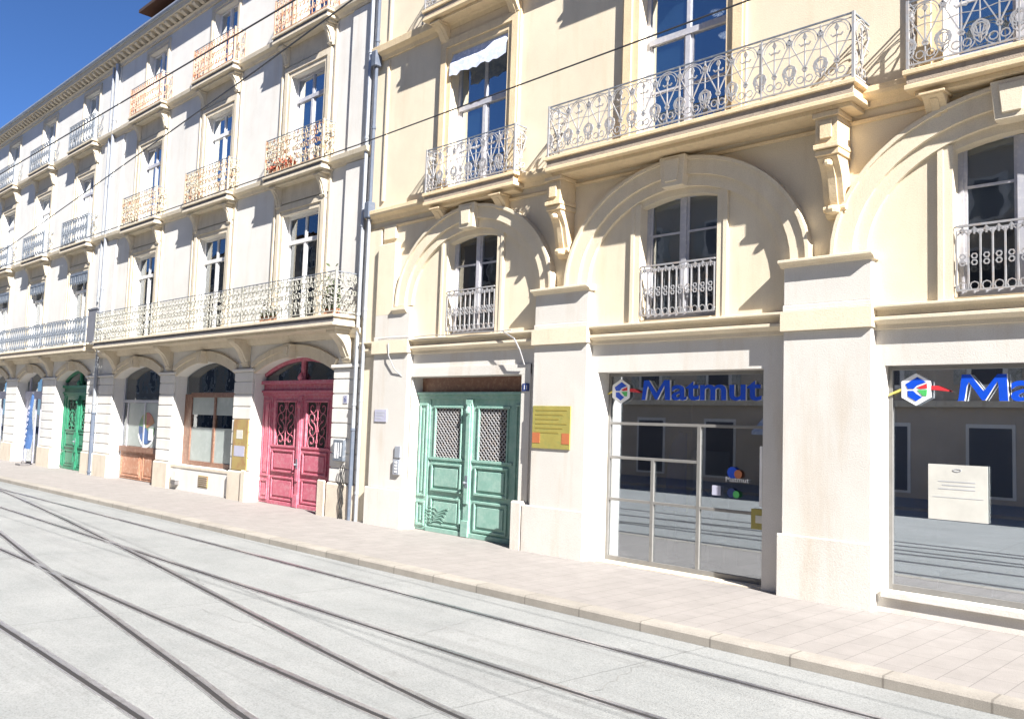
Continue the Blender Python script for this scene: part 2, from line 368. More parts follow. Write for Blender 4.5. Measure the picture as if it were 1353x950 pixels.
def rail_panel(mb,style,p0,p1,z0,z1,r=.011,bars=True,hand=None):
    p0=Vector((p0[0],p0[1],0)); p1=Vector((p1[0],p1[1],0)); L=(p1-p0).length; d=(p1-p0)/L; h=z1-z0
    def P(u,v): q=p0+d*u; return (q.x,q.y,z0+v)
    for pl,k in motif(style,L,h):
        pl=[(min(max(u,0),L),v) for u,v in pl]
        mb.tube([P(u,v) for u,v in pl],r*k,4)
    if bars:
        (hand or mb).tube([P(0,h),P(L,h)],.016 if hand else .02,4); mb.tube([P(0,0),P(L,0)],.016,4); mb.tube([P(0,h*.93),P(L,h*.93)],.009,4)
def console(mb,x0,x1,zb,zt,db,dt,cap=True):
    """scrolled bracket: shallow db at the foot zb, deep dt at the top zt"""
    h=zt-zb; pr=[(0,zb),(-db*.6,zb),(-db,zb+.06*h)]
    for i in range(9):
        t=i/8; y=-(db+(dt-db)*(t**1.6))-.05*dt*math.sin(t*math.pi*2); pr.append((y,zb+h*(.1+.78*t)))
    pr+=[(-dt,zb+.9*h),(-dt,zt),(0,zt)]
    mb.yz(pr,x0,x1)
    w=(x1-x0)
    mb.yz([(y-.02,z) for y,z in pr if z>zb+.05*h and z<zb+.86*h]+[(0,zb+.8*h),(0,zb+.12*h)],x0+w*.3,x1-w*.3)
    if cap: mb.box(x0-.03,x1+.03,-dt-.03,0,zt-.09*h,zt-.001)
    mb.tube([(x0-.015,-db*1.05,zb+.14*h),(x1+.015,-db*1.05,zb+.14*h)],.05*min(1,h),8)
def balcony(parent,x0,x1,d,z,rh,style,rmat,smat,gmat,brackets=(),bw=.22,bh=.5,r=.011,bmat=None,dy=.06,posts=(),th=.3,lipmat=None,ends=(True,True),bdep=None):
    """z is the walking level; the slab is the part, the railing and brackets its pieces"""
    s=MB(); t=th
    s.box(x0,x1,-d,.0,z-.07,z)                       # top lip
    s.box(x0+.07,x1-.07,-d+.05,.0,z-t+.07,z-.07)
    s.box(x0+.02,x1-.02,-d+.015,.0,z-t,z-t+.07)
    s.box(x0+.12,x1-.12,-d+.14,.0,z-t-.07,z-t)
    o=s.build('balcony',smat,parent,org=((x0+x1)/2,0,z),bevel=.008)
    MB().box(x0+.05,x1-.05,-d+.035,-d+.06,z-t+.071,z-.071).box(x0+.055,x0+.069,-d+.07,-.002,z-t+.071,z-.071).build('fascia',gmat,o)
    rm=MB(); hr=MB(); y=-d+dy; zb=z+.07; zt=z+rh
    rail_panel(rm,style,(x0+dy,y),(x1-dy,y),zb,zt,r,hand=hr)
    if ends[0]: rail_panel(rm,style,(x0+dy,y+.03),(x0+dy,-.01),zb,zt,r,hand=hr)
    if ends[1]: rail_panel(rm,style,(x1-dy,y+.03),(x1-dy,-.01),zb,zt,r,hand=hr)
    for px_ in [x0+dy,x1-dy]+list(posts):
        rm.box(px_-.02,px_+.02,y-.02,y+.02,z-.001,zt+.02)
    n=max(1,int((x1-x0)/1.2))
    for i in range(1,n): xx=x0+(x1-x0)*i/n; rm.box(xx-.012,xx+.012,y-.012,y+.012,z-.001,zt)
    rm.build('railing',rmat,o); hr.build('handrail',M['iron_dark'],o)
    for bx in brackets:
        b=MB(); console(b,bx-bw/2,bx+bw/2,z-t-.07-bh,z-t-.071,.08,bdep or d*.8); b.build('bracket',bmat or smat,o,bevel=.006)
    return o
def casing(mb,x0,x1,z0,z1,w,y,head=.0):
    """moulded surround round an opening"""
    for k,(a,b,yy) in enumerate(((.0,w*.45,y*.55),(w*.45,w,y))):
        mb.box(x0-b,x0-a,yy,-.0005,z0,z1+b); mb.box(x1+a,x1+b,yy,-.0005,z0,z1+b); mb.box(x0-a,x1+a,yy,-.0005,z1+a,z1+b)
def keystone(mb,cx,z0,z1,wb,wt,y):
    mb.xz([(cx-wb/2,z0),(cx+wb/2,z0),(cx+wt/2,z1),(cx-wt/2,z1)],y,-.001)
    mb.xz([(cx-wb*.28,z0+.08),(cx+wb*.28,z0+.08),(cx+wt*.3,z1-.06),(cx-wt*.3,z1-.06)],y-.03,y-.0005)
# ================================================================== GROUND
g=MB(); g.quad((-400,-300,-.12),(300,-300,-.12),(300,300,-.12),(-400,300,-.12)); struct(g,'road',M['road'])
w=MB(); w.box(-75,30,-3.02,12,-.118,0); struct(w,'sidewalk',M['walk'])
k=MB(); k.yz([(-3.021,-.118),(-3.30,-.118),(-3.30,-.02),(-3.28,0.004),(-3.021,0.004)],-75,30); struct(k,'kerb',M['kerbm'])
w=MB(); w.box(-75,40,-24,-19.0,-.118,0); struct(w,'far_sidewalk',M['walk'])
def patch(x0,x1,y0,y1,name,m):
    mb=MB(); z=-.1165; n=6; rn=random.Random(int(x0*13)); top=[(x0+(x1-x0)*i/n,y1+rn.uniform(-.02,.02),z) for i in range(n+1)]; bot=[(x0+(x1-x0)*i/n,y0+rn.uniform(-.02,.02),z) for i in range(n+1)]
    mb.quad(*(bot+top[::-1])); return tag(mb.build(name,m),None,None,None,'structure')
M['patch']=stone('concrete repair patch',(.225,.225,.215),(.17,.17,.16),.6,3,.3,streak=False)
m=MB()
for (ax,ay,bx,by) in ((-13.5,-5.85,-12.3,-6.25),(-10.8,-7.0,-9.2,-6.85),(-8.3,-4.4,-8.0,-5.7),(-5.6,-4.45,-5.3,-5.7)):
    prev=None
    for i in range(11):
        t=i/10; x=ax+(bx-ax)*t+.04*math.sin(i*2.3); y=ay+(by-ay)*t+.03*math.sin(i*1.7+ax)
        if prev: m.quad((prev[0]-.004,prev[1]-.003,-.1155),(x-.004,y-.003,-.1155),(x+.004,y+.003,-.1155),(prev[0]+.004,prev[1]+.003,-.1155))
        prev=(x,y)
tag(m.build('road_crack',M['patch']),None,None,None,'structure')
# ------------------------------------------------------------------ tram rails
def spline(pts,n=60):
    pts=sorted(pts); out=[]
    for i in range(n+1):
        x=pts[0][0]+(pts[-1][0]-pts[0][0])*i/n
        for a,b in zip(pts,pts[1:]):
            if a[0]<=x<=b[0]+1e-6:
                t=(x-a[0])/(b[0]-a[0]); k0=pts.index(a); p=pts[max(k0-1,0)]; q=pts[min(k0+2,len(pts)-1)]
                m0=(b[1]-p[1])/(b[0]-p[0]); m1=(q[1]-a[1])/(q[0]-a[0]); dx=b[0]-a[0]
                y=(2*t**3-3*t*t+1)*a[1]+(t**3-2*t*t+t)*m0*dx+(-2*t**3+3*t*t)*b[1]+(t**3-t*t)*m1*dx
                out.append((x,y)); break
    return out
def rail(name,pts,label,lift=0.0,n=60):
    L=spline(pts,n)
    def strip(a,b,z0,z1):
        mb=MB()
        for (x,y) in L: mb.v+=[(x,y+a,z0),(x,y+b,z0),(x,y+b,z1),(x,y+a,z1)]
        for i in range(len(L)-1):
            p=4*i;q=p+4
            for k in range(4): l=(k+1)%4; mb.f.append((p+k,q+k,q+l,p+l))
        return mb
    root=strip(-.085,.07,-.125,-.116+lift).build('tram_rail',M['seal'],None,org=(L[0][0],L[0][1],-.12))
    tag(root,label,'tram rail','steel tram rails set in the street')
    strip(-.005,.05,-.12,-.109+lift).build('rail_head',M['steel'],root)
    strip(-.056,-.006,-.12,-.1145+lift).build('flange_groove',M['groove'],root)
    strip(-.076,-.057,-.12,-.110+lift).build('guard_lip',M['steel'],root)
rail('a',[(-70,-4.15),(-40,-4.1),(-15,-4.2),(0,-4.33),(20,-4.45)],'tram rail nearest the kerb, running unbroken along the sidewalk')
rail('b',[(-70,-5.6),(-40,-5.58),(-24,-5.62),(-13,-5.77),(0,-5.9),(20,-6.0)],'second tram rail out from the kerb, crossed by the diverging rail at left')
rail('c',[(-36,-4.05),(-30.8,-4.2),(-24,-4.87),(-16.25,-5.79),(-12.2,-6.33),(-9.2,-6.74),(-6.9,-7.03),(-5.5,-7.17),(0,-7.5),(6,-7.65)],'slanting crossover rail that peels off the kerbside rail and crosses the second one',.002)
rail('d',[(-70,-7.4),(-40,-7.45),(-17,-7.55),(-6,-7.66),(20,-7.8)],'shiny straight tram rail in the middle of the foreground, dark groove beside it')
rail('e',[(-40,-5.6),(-30,-6.0),(-24.5,-6.4),(-19.9,-6.93),(-16.5,-7.37),(-13.3,-7.76),(-9.8,-8.17),(-8,-8.38),(-6.7,-8.55),(0,-9.1),(6,-9.25)],'slanting crossover rail that crosses the middle foreground rail at left',.002)
rail('f',[(-70,-9.0),(-40,-9.05),(-11,-9.16),(-7,-9.2),(20,-9.4)],'tram rail nearest the viewer in the bottom left corner')
# ================================================================== CORNER SHOP HOUSE (cream)
CX0,CX1=-17.2,9.6
C=empty('shop_building',(-8.25,0,0),'cream stone building with arched mezzanine windows, green carriage door and two glazed shop fronts','building','street facades')
bays=[-13.45,-8.25,-3.05,2.15,7.35]
holes=[]
holes.append((arch(-15.30,-11.86,-.05,3.41,0),.42))
holes.append((arch(-9.93,-6.62,-.05,3.42,0),.40))
holes.append((arch(-4.75,-1.42,.24,3.42,0),.22)); holes.append((arch(.45,3.8,.24,3.42,0),.22)); holes.append((arch(5.65,9.0,.24,3.42,0),.22))
for b in bays: holes.append((arch(b-.78,b+.78,4.32,6.34,.12,8),.26))
for b in bays: holes.append((arch(b-.9,b+.9,7.62,10.72,0),.28)); holes.append((arch(b-.85,b+.85,12.05,14.6,0),.28))
low=[h for h in holes if h[0][1][1]<1]; high=[h for h in holes if h[0][1][1]>=1]
wall_with_holes([(CX0,4.05),(CX1,4.05),(CX1,16.4),(CX0,16.4)],high,C,M['cream'])
wall_with_holes([(CX0,-.12),(CX1,-.12),(CX1,4.05),(CX0,4.05)],low,C,M['cream_low'])
sb=MB(); sb.box(CX0,CX0+.3,.001,12,-.1,16.4); sb.box(CX1-.3,CX1,.001,12,-.1,16.4); sb.box(CX0+.3,CX1-.3,11.7,12,-.1,16.4); sb.build('side_wall',M['cream'],C)
rf=MB(); rf.yz([(-.35,16.42),(6,18.6),(12.3,16.42)],CX0,CX1); rf.build('roof',M['roof'],C)
iw=MB(); iw.box(CX0+.3,CX1-.3,4.5,4.7,-.1,16.3)
for z in (3.75,7.25,11.3): iw.box(CX0+.3,CX1-.3,.5,4.5,z,z+.2)
for x in (-10.9,-5.65,-.45,4.75): iw.box(x-.1,x+.1,.5,4.5,-.1,16.3)
iw.build('interior_wall',M['room'],C)
# pilasters, plinths, pedestal blocks, ledges
piers=[(-16.62,-15.32),(-11.42,-10.08),(-6.22,-4.88),(-1.02,.32),(4.18,5.52)]
for i,(a,b) in enumerate(piers):
    MB().box(a,b,-.15,-.001,.86,3.965).build('pilaster',M['cream_low'],C,bevel=.012)
    pil=MB(); pil.box(a,b,-.15,-.001,4.355,5.0 if i else 4.9); pil.box(a-.015,b+.015,-.162,-.0015,4.265,4.36); pil.build('pedestal',M['cream_low'],C,bevel=.012)
MB().box(-16.62,-15.95,-.152,-.001,4.87,6.58).build('raised_panel',M['cream'],C,bevel=.012)
MB().box(CX0+.02,-16.64,-.06,-.001,-.05,3.92).build('corner_strip',M['cream'],C)
MB().box(CX0+.02,-16.64,-.06,-.001,4.28,7.0).build('corner_strip',M['cream'],C)
MB().box(-16.55,-16.1,-.06,-.001,6.72,7.05).build('raised_panel',M['cream'],C)
for i,(a,b) in enumerate(piers):
    pl=MB()
    a2=a-.08; b2=b+.06
    if i==1: pl.box(-11.6,b+.02,-.175,-.001,-.05,.88)
    elif i==0: pl.box(a2,-15.34,-.19,-.001,-.05,.86)
    else: pl.box(a-.07,b+.02,-.172,-.001,-.05,.92)
    pl.build('plinth',M['cream_low'],C,bevel=.012)
for i,(a,b) in enumerate(piers):
    imp=MB()
    if i==0: imp.yz([(-.0,4.78),(-.10,4.82),(-.22,4.95),(-.22,5.03),(0,5.03)],-15.94,-15.42)
    else: imp.yz([(0,4.94),(-.17,4.94),(-.2,4.98),(-.27,5.0),(-.27,5.045),(0,5.06)],a-.05,b+.05)
    imp.build('impost_ledge',M['cream'],C,bevel=.006)
# string course over the ground floor
sc=MB(); prof=[(0,3.93),(-.05,3.93),(-.05,4.00),(-.14,4.05),(-.14,4.10),(0,4.10)]
sc.yz(prof,CX0,CX1); sc.yz([(0,4.10),(-.06,4.101),(-.06,4.20),(-.17,4.23),(-.17,4.268),(0,4.275)],CX0,CX1)
for a,b in piers: sc.box(a-.03,b+.03,-.21,-.001,3.96,4.262)
sc.build('string_course',M['cream'],C,bevel=.005)
# arches
for b in bays:
    ar=MB(); cz=5.06
    ar.band(ell(b,cz,1.93,1.52),ell(b,cz,2.12,1.71),-.07,-.001)
    ar.band(ell(b,cz,2.12,1.71),ell(b,cz,2.38,1.95),-.13,-.001)
    ar.band(ell(b,cz,2.38,1.95),ell(b,cz,2.44,2.01),-.17,-.001)
    ar.build('archivolt',M['cream'],C)
    for s in (-1,1):
        jm=MB(); jm.box(min(b+s*.78,b+s*.98),max(b+s*.78,b+s*.98),-.035,-.001,4.28,6.42); jm.box(min(b+s*.9,b+s*.975),max(b+s*.9,b+s*.975),-.05,-.034,4.285,6.4)
        jm.build('window_jamb',M['cream'],C)
    ks=MB(); keystone(ks,b,6.56,7.09,.42,.52,-.24); ks.build('keystone',M['cream'],C,bevel=.01)
# frieze line & cornice under the balconies
co=MB(); co.yz([(0,7.0),(-.03,7.0),(-.05,7.05),(0,7.07)],CX0,CX1)
co.yz([(0,7.19),(-.06,7.19),(-.10,7.27),(-.20,7.32),(-.22,7.37),(-.22,7.455),(0,7.475)],CX0,CX1)
co.build('cornice',M['cream_trim'],C,bevel=.005)
co=MB(); co.yz([(0,11.28),(-.05,11.28),(-.08,11.36),(-.2,11.42),(-.22,11.58),(0,11.62)],CX0,CX1); co.build('cornice',M['cream_trim'],C,bevel=.005)
co=MB(); co.yz([(0,15.7),(-.1,15.75),(-.3,16.1),(-.4,16.15),(-.4,16.4),(0,16.4)],CX0,CX1); co.build('cornice',M['cream_trim'],C)
# upper surrounds
for b in bays:
    up=MB(); casing(up,b-.9,b+.9,7.62,10.72,.32,-.09)
    up.box(b-1.25,b+1.25,-.05,-.001,11.03,11.27)
    up.box(b-1.27,b-1.219,-.06,-.001,7.62,11.05); up.box(b+1.219,b+1.27,-.06,-.001,7.62,11.05)
    up.build('window_surround',M['cream_trim'],C)
    up=MB(); casing(up,b-.85,b+.85,12.05,14.6,.28,-.08); up.build('window_surround',M['cream_trim'],C)
MB().box(-16.75,-16.68,-.045,-.001,7.7,11.2).build('wall_strip',M['cream'],C); MB().box(-16.75,-16.68,-.045,-.001,11.7,15.6).build('wall_strip',M['cream'],C)
# door lintel frame & green carriage door surround
df=MB(); df.box(-15.62,-15.32,-.035,-.001,-.05,3.62); df.box(-11.84,-11.60,-.035,-.001,.88,3.62); df.box(-15.62,-11.6,-.036,-.001,3.42,3.62); df.build('door_surround',M['cream_low'],C)
# balconies
for i,b in enumerate(bays):
    if i==1 or i==4:
        balcony(C,b-2.64,b+3.33,.62,7.48,.98,'fan',M['iron_grey'],M['cream_trim'],M['cream_grime_shade'],(),r=.0105,th=.28)
    else:
        balcony(C,b-1.32,b+1.56,.40,7.48,.98,'fan',M['iron_grey'],M['cream_trim'],M['cream_grime_shade'],(b-.95,b+.95),bw=.28,bh=.42,r=.0105,th=.28,bdep=.32)
    balcony(C,b-1.48,b+1.48,.5,11.72,.98,'fan',M['iron_grey'],M['cream_trim'],M['cream_grime_shade'],(b-1.1,b+1.1),bw=.26,bh=.42,r=.0115,th=.26)
# big consoles that carry the long balcony
for cx in (-10.76,-5.42,-.2,5.2):
    c=MB(); c.box(cx-.17,cx+.17,-.46,-.001,6.66,7.05); c.box(cx-.09,cx+.09,-.49,-.46,6.73,6.99); c.box(cx-.20,cx+.20,-.50,-.001,7.05,7.125); c.box(cx-.19,cx+.19,-.49,-.001,6.585,6.655)
    console(c,cx-.155,cx+.155,5.62,6.575,.14,.42,cap=True)
    c.lathe((cx,-.40,6.38),[(.0,-.06),(.06,-.04),(.07,0),(.06,.04),(0,.06)],10)
    c.lathe((cx,-.22,5.72),[(.0,-.08),(.09,-.05),(.11,0),(.09,.05),(0,.07)],10)
    c.build('console',M['cream_trim'],C,bevel=.006)
# windows
for i,b in enumerate(bays):
    window(C,b,4.32,1.56,2.2,.18,M['frame_grey'],M['pane_low'],None,(5.25,5.85),blindz=5.35 if i!=0 else 5.62,curtain=[(b-.2,b+.05,4.4,5.9)] if i==0 else None)
    window(C,b,7.62,1.8,3.1,.2,M['frame_grey'],M['pane'],9.45,(8.5,),curtain=[(b-.85,b-.45,7.7,9.4)] if i==0 else ([(b-.8,b-.65,7.7,10.6)] if i==1 else None),fr=.08)
    window(C,b,12.05,1.7,2.55,.2,M['frame_grey'],M['pane'],13.9,(13.0,),fr=.08)
    r=MB(); rail_panel(r,'bars',(b-.74,-.03),(b+.74,-.03),4.4,5.27,.0115)
    for s in (-1,1): r.tube([(b+s*.8,.02,5.27),(b+s*.74,-.03,5.27)],.014); r.tube([(b+s*.8,.02,4.45),(b+s*.74,-.03,4.45)],.014)
    r.build('window_guard',M['iron_grey'],C)
# scalloped awning valance in the first upper window
aw=MB(); n=14; b=bays[0]
prev=None
for i in range(n+1):
    x=b-.9+1.8*i/n; dz=.03*math.sin(i*2.4)+.02*math.sin(i*5)
    cur=((x,.02,10.70),(x,-.09,10.42+dz*.4),(x,-.10,10.16+dz))
    if prev: aw.quad(prev[0],cur[0],cur[1],prev[1]); aw.quad(prev[1],cur[1],cur[2],prev[2])
    prev=cur
aw.build('awning_valance',M['awning'],C)
# ---- carriage doors
def panel(mb,x0,x1,z0,z1,y,t=.03):
    mb.box(x0,x1,y-t,y,z0,z0+.05); mb.box(x0,x1,y-t,y,z1-.05,z1); mb.box(x0,x0+.05,y-t,y,z0+.05,z1-.05); mb.box(x1-.05,x1,y-t,y,z0+.05,z1-.05)
    mb.box(x0+.11,x1-.11,y-t*.7,y,z0+.11,z1-.11)
def carriage_door(parent,x0,x1,ztop,y,mat,style,head,glz=(1.75,2.75),side=.42,trans=False,rise=0):
    cx=(x0+x1)/2; f=MB()
    f.box(x0,x0+side,y,y+.06,0.01,head); f.box(x1-side,x1,y,y+.06,.01,head)
    f.box(x0,x1,y-.03,y+.07,head,head+.09); f.box(x0,x1,y-.08,y+.07,head+.09,head+.15)
    for a in (x0+.06,x1-side+.06): panel(f,a,a+side-.12,.75,head-.1,y); panel(f,a,a+side-.12,.1,.65,y)
    if trans:
        f.box(x0,x1,y,y+.06,head+.15,head+.32); f.box(x0,x1,y-.1,y+.07,head+.32,head+.42); f.box(cx-.06,cx+.06,y-.02,y+.06,head+.42,ztop+.1)
        f.band(arc_curve(x0,x1,ztop-rise,rise,14,-.09),arc_curve(x0,x1,ztop-rise,rise,14,.02),y-.01,y+.06)
        f.lathe((cx,y-.06,head+.5),[(0,-.1),(.07,-.06),(.09,0),(.05,.08),(0,.14)],8)
    d=f.build('door',mat,parent,org=(cx,y,0),bevel=.006)
    if trans: MB().box(x0,x1,y+.05,y+.06,head+.42,ztop+.2).build('transom_pane',M['pane_low'],d)
    for s in (-1,1):
        a,b=(x0+side,cx-.09) if s<0 else (cx+.09,x1-side); l=MB(); yy=y+.02
        l.box(a,b,yy,yy+.05,.01,glz[0]-.12); l.box(a,a+.16,yy,yy+.05,glz[0]-.12,head); l.box(b-.16,b,yy,yy+.05,glz[0]-.12,head)
        l.box(a+.16,b-.16,yy,yy+.05,glz[1]+.05,head); 
        panel(l,a+.12,b-.12,.14,.78,yy,.035); panel(l,a+.12,b-.12,.9,glz[0]-.2,yy,.05); l.box(a,b,yy-.05,yy,.0,.1); l.box(a+.02,b-.02,yy-.03,yy,glz[0]-.14,glz[0]-.08)
        l.box(a+.12,b-.12,yy-.03,yy,glz[1]+.05,glz[1]+.10); l.box(a+.16,a+.2,yy-.03,yy+.04,glz[0]-.08,glz[1]+.05); l.box(b-.2,b-.16,yy-.03,yy+.04,glz[0]-.08,glz[1]+.05)
        l.build('door_leaf',mat,d,bevel=.006)
        MB().box(a+.16,b-.16,yy+.045,yy+.055,glz[0]-.12,glz[1]+.06).build('backing',M['dark'],d)
        gr=MB(); ga,gb=a+.2,b-.2
        if style=='diamond':
            st=.105; hh=glz[1]+.05-glz[0]+.08; zz=glz[0]-.08; wv=gb-ga
            for k in range(-int(hh/st)-1,int(wv/st)+2):
                for sgn in (1,-1):
                    pts=[]
                    u0=k*st
                    ta=max(0,-u0); tb=min(hh,wv-u0)
                    if tb-ta<.02: continue
                    for t in (ta,tb):
                        u=u0+t; xx=ga+u if sgn>0 else gb-u; pts.append((xx,yy+.01,zz+t))
                    gr.tube(pts,.011)
            gr.build('lattice_grille',M['iron_grey'],d)
        else:
            hh=glz[1]+.05-glz[0]+.08; zz=glz[0]-.08; mx=(ga+gb)/2; q=(gb-ga)/2
            for j in range(4):
                cz=zz+hh*(j+.5)/4
                for sg in (-1,1):
                    gr.tube([(mx+sg*q*.5+p*1,yy+.01,cz+r_) for p,r_ in [(sg*x_,z_) for x_,z_ in spiral((0,0),q*.45,.03,(90 if j%2 else -90),(90 if j%2 else -90)+430,14)]],.013)
                gr.tube([(mx,yy+.01,cz-hh/8),(mx,yy+.01,cz+hh/8)],.014); gr.tube([(x_,yy+.01,z_) for x_,z_ in circ((mx,cz),.05,8)],.013)
            gr.build('scroll_grille',mat if style=='own' else M['iron_grey'],d)
    post=MB(); post.box(cx-.09,cx+.09,y-.03,y+.07,.01,head); post.box(cx-.06,cx+.06,y-.06,y-.03,.7,head-.1); post.box(cx-.1,cx+.1,y-.05,y-.03,head-.12,head-.02)
    post.box(cx-.11,cx+.11,y-.07,y-.03,.01,.35); post.lathe((cx,y-.06,head-.25),[(0,-.1),(.06,-.05),(.07,0),(.04,.08),(0,.1)],8); post.build('centre_post',mat,d,bevel=.006)
    h=MB(); h.lathe((cx+.02,y-.12,1.15),[(.0,-.035),(.03,-.02),(.035,0),(.03,.02),(0,.035)],10); h.box(cx-.0,cx+.04,y-.12,y-.06,1.135,1.165); h.box(cx-.02,cx+.06,y-.068,y-.061,1.05,1.3); h.build('handle',M['iron_dark'],d)
    return d
dg=carriage_door(C,-15.30,-11.86,3.0,.22,M['door_green'],'diamond',2.93,glz=(1.72,2.68),side=.40)
MB().box(-15.3,-11.86,.30,.36,3.0,3.41).build('transom_board',M['frame_brown'],C)
# ragged torn lower panel on the left leaf
tp=MB()
for i in range(5):
    z=.52-.07*i; pts=[(-14.86+.05*j,.195-.01*math.sin(j*.9+i),z+.022*math.sin(j*.55+i*.9)) for j in range(16-i)]; tp.tube(pts,.009)
tp.build('split_panel',M['door_green'],C)
# wheel guards (boundary stones) at door jambs
wg=MB()
wg.box(-11.92,-11.61,-.17,-.038,-.05,.93)
wg.build('guard_stone',M['cream_low'],C,bevel=.03)
# ---- shop fronts
def shopfront(x0,x1,z0,z1,y,mull,bars,name,gm='pane_shop'):
    f=MB(); fw=.06
    f.box(x0,x0+fw,y,y+.07,z0,z1); f.box(x1-fw,x1,y,y+.07,z0,z1); f.box(x0+fw,x1-fw,y,y+.07,z1-fw,z1); f.box(x0+fw,x1-fw,y,y+.07,z0,z0+.08)
    for m_,zt in mull: f.box(m_-.035,m_+.035,y,y+.07,z0+.08,zt)
    for (a,b,z) in bars: f.box(a,b,y+.003,y+.067,z-.025,z+.025)
    o=f.build('shop_window',M['frame_alu'],C,org=((x0+x1)/2,y,z0),bevel=.004)
    MB().box(x0+.01,x1-.01,y+.03,y+.045,z0+.01,z1-.01).build('pane',M[gm],o); return o
M['frame_alu']=paint('brushed aluminium frame',(.22,.215,.205),.4,(.17,.16,.15),.4,12,metal=.2)
s1=shopfront(-9.93,-6.62,.02,3.42,.33,[(-8.92,1.88),(-7.98,2.5)],[(-9.87,-7.98,1.88),(-9.87,-6.68,1.12),(-9.87,-6.68,2.5)],'a')
MB().box(-6.80,-6.755,.24,.285,1.25,2.2).box(-6.79,-6.765,.285,.33,1.4,1.43).box(-6.79,-6.765,.285,.33,2.0,2.03).build('door_pull',M['whitep'],s1)
MB().box(-9.9,-6.6,.02,.45,-.02,.018).build('threshold',M['plinth'],s1)
s2=shopfront(-4.75,-1.42,.30,3.42,.13,[],[],'b','pane_shop2')
for a in (-4.75,.45,5.65):
    MB().box(a-.04,a+3.37,-.06,.13,.20,.30).build('sill',M['cream_low'],C,bevel=.01)
shopfront(.45,3.8,.30,3.42,.13,[],[],'c'); shopfront(5.65,9.0,.30,3.42,.13,[],[],'d')
# interior of the shops
sh=MB()
for a,b in ((-10.75,-5.8),(-5.5,-.6)):
    sh.quad((a,4.3,0.005),(b,4.3,0.005),(b,.6,0.005),(a,.6,0.005))
sh.build('shop_floor',M['deskgrey'],C)
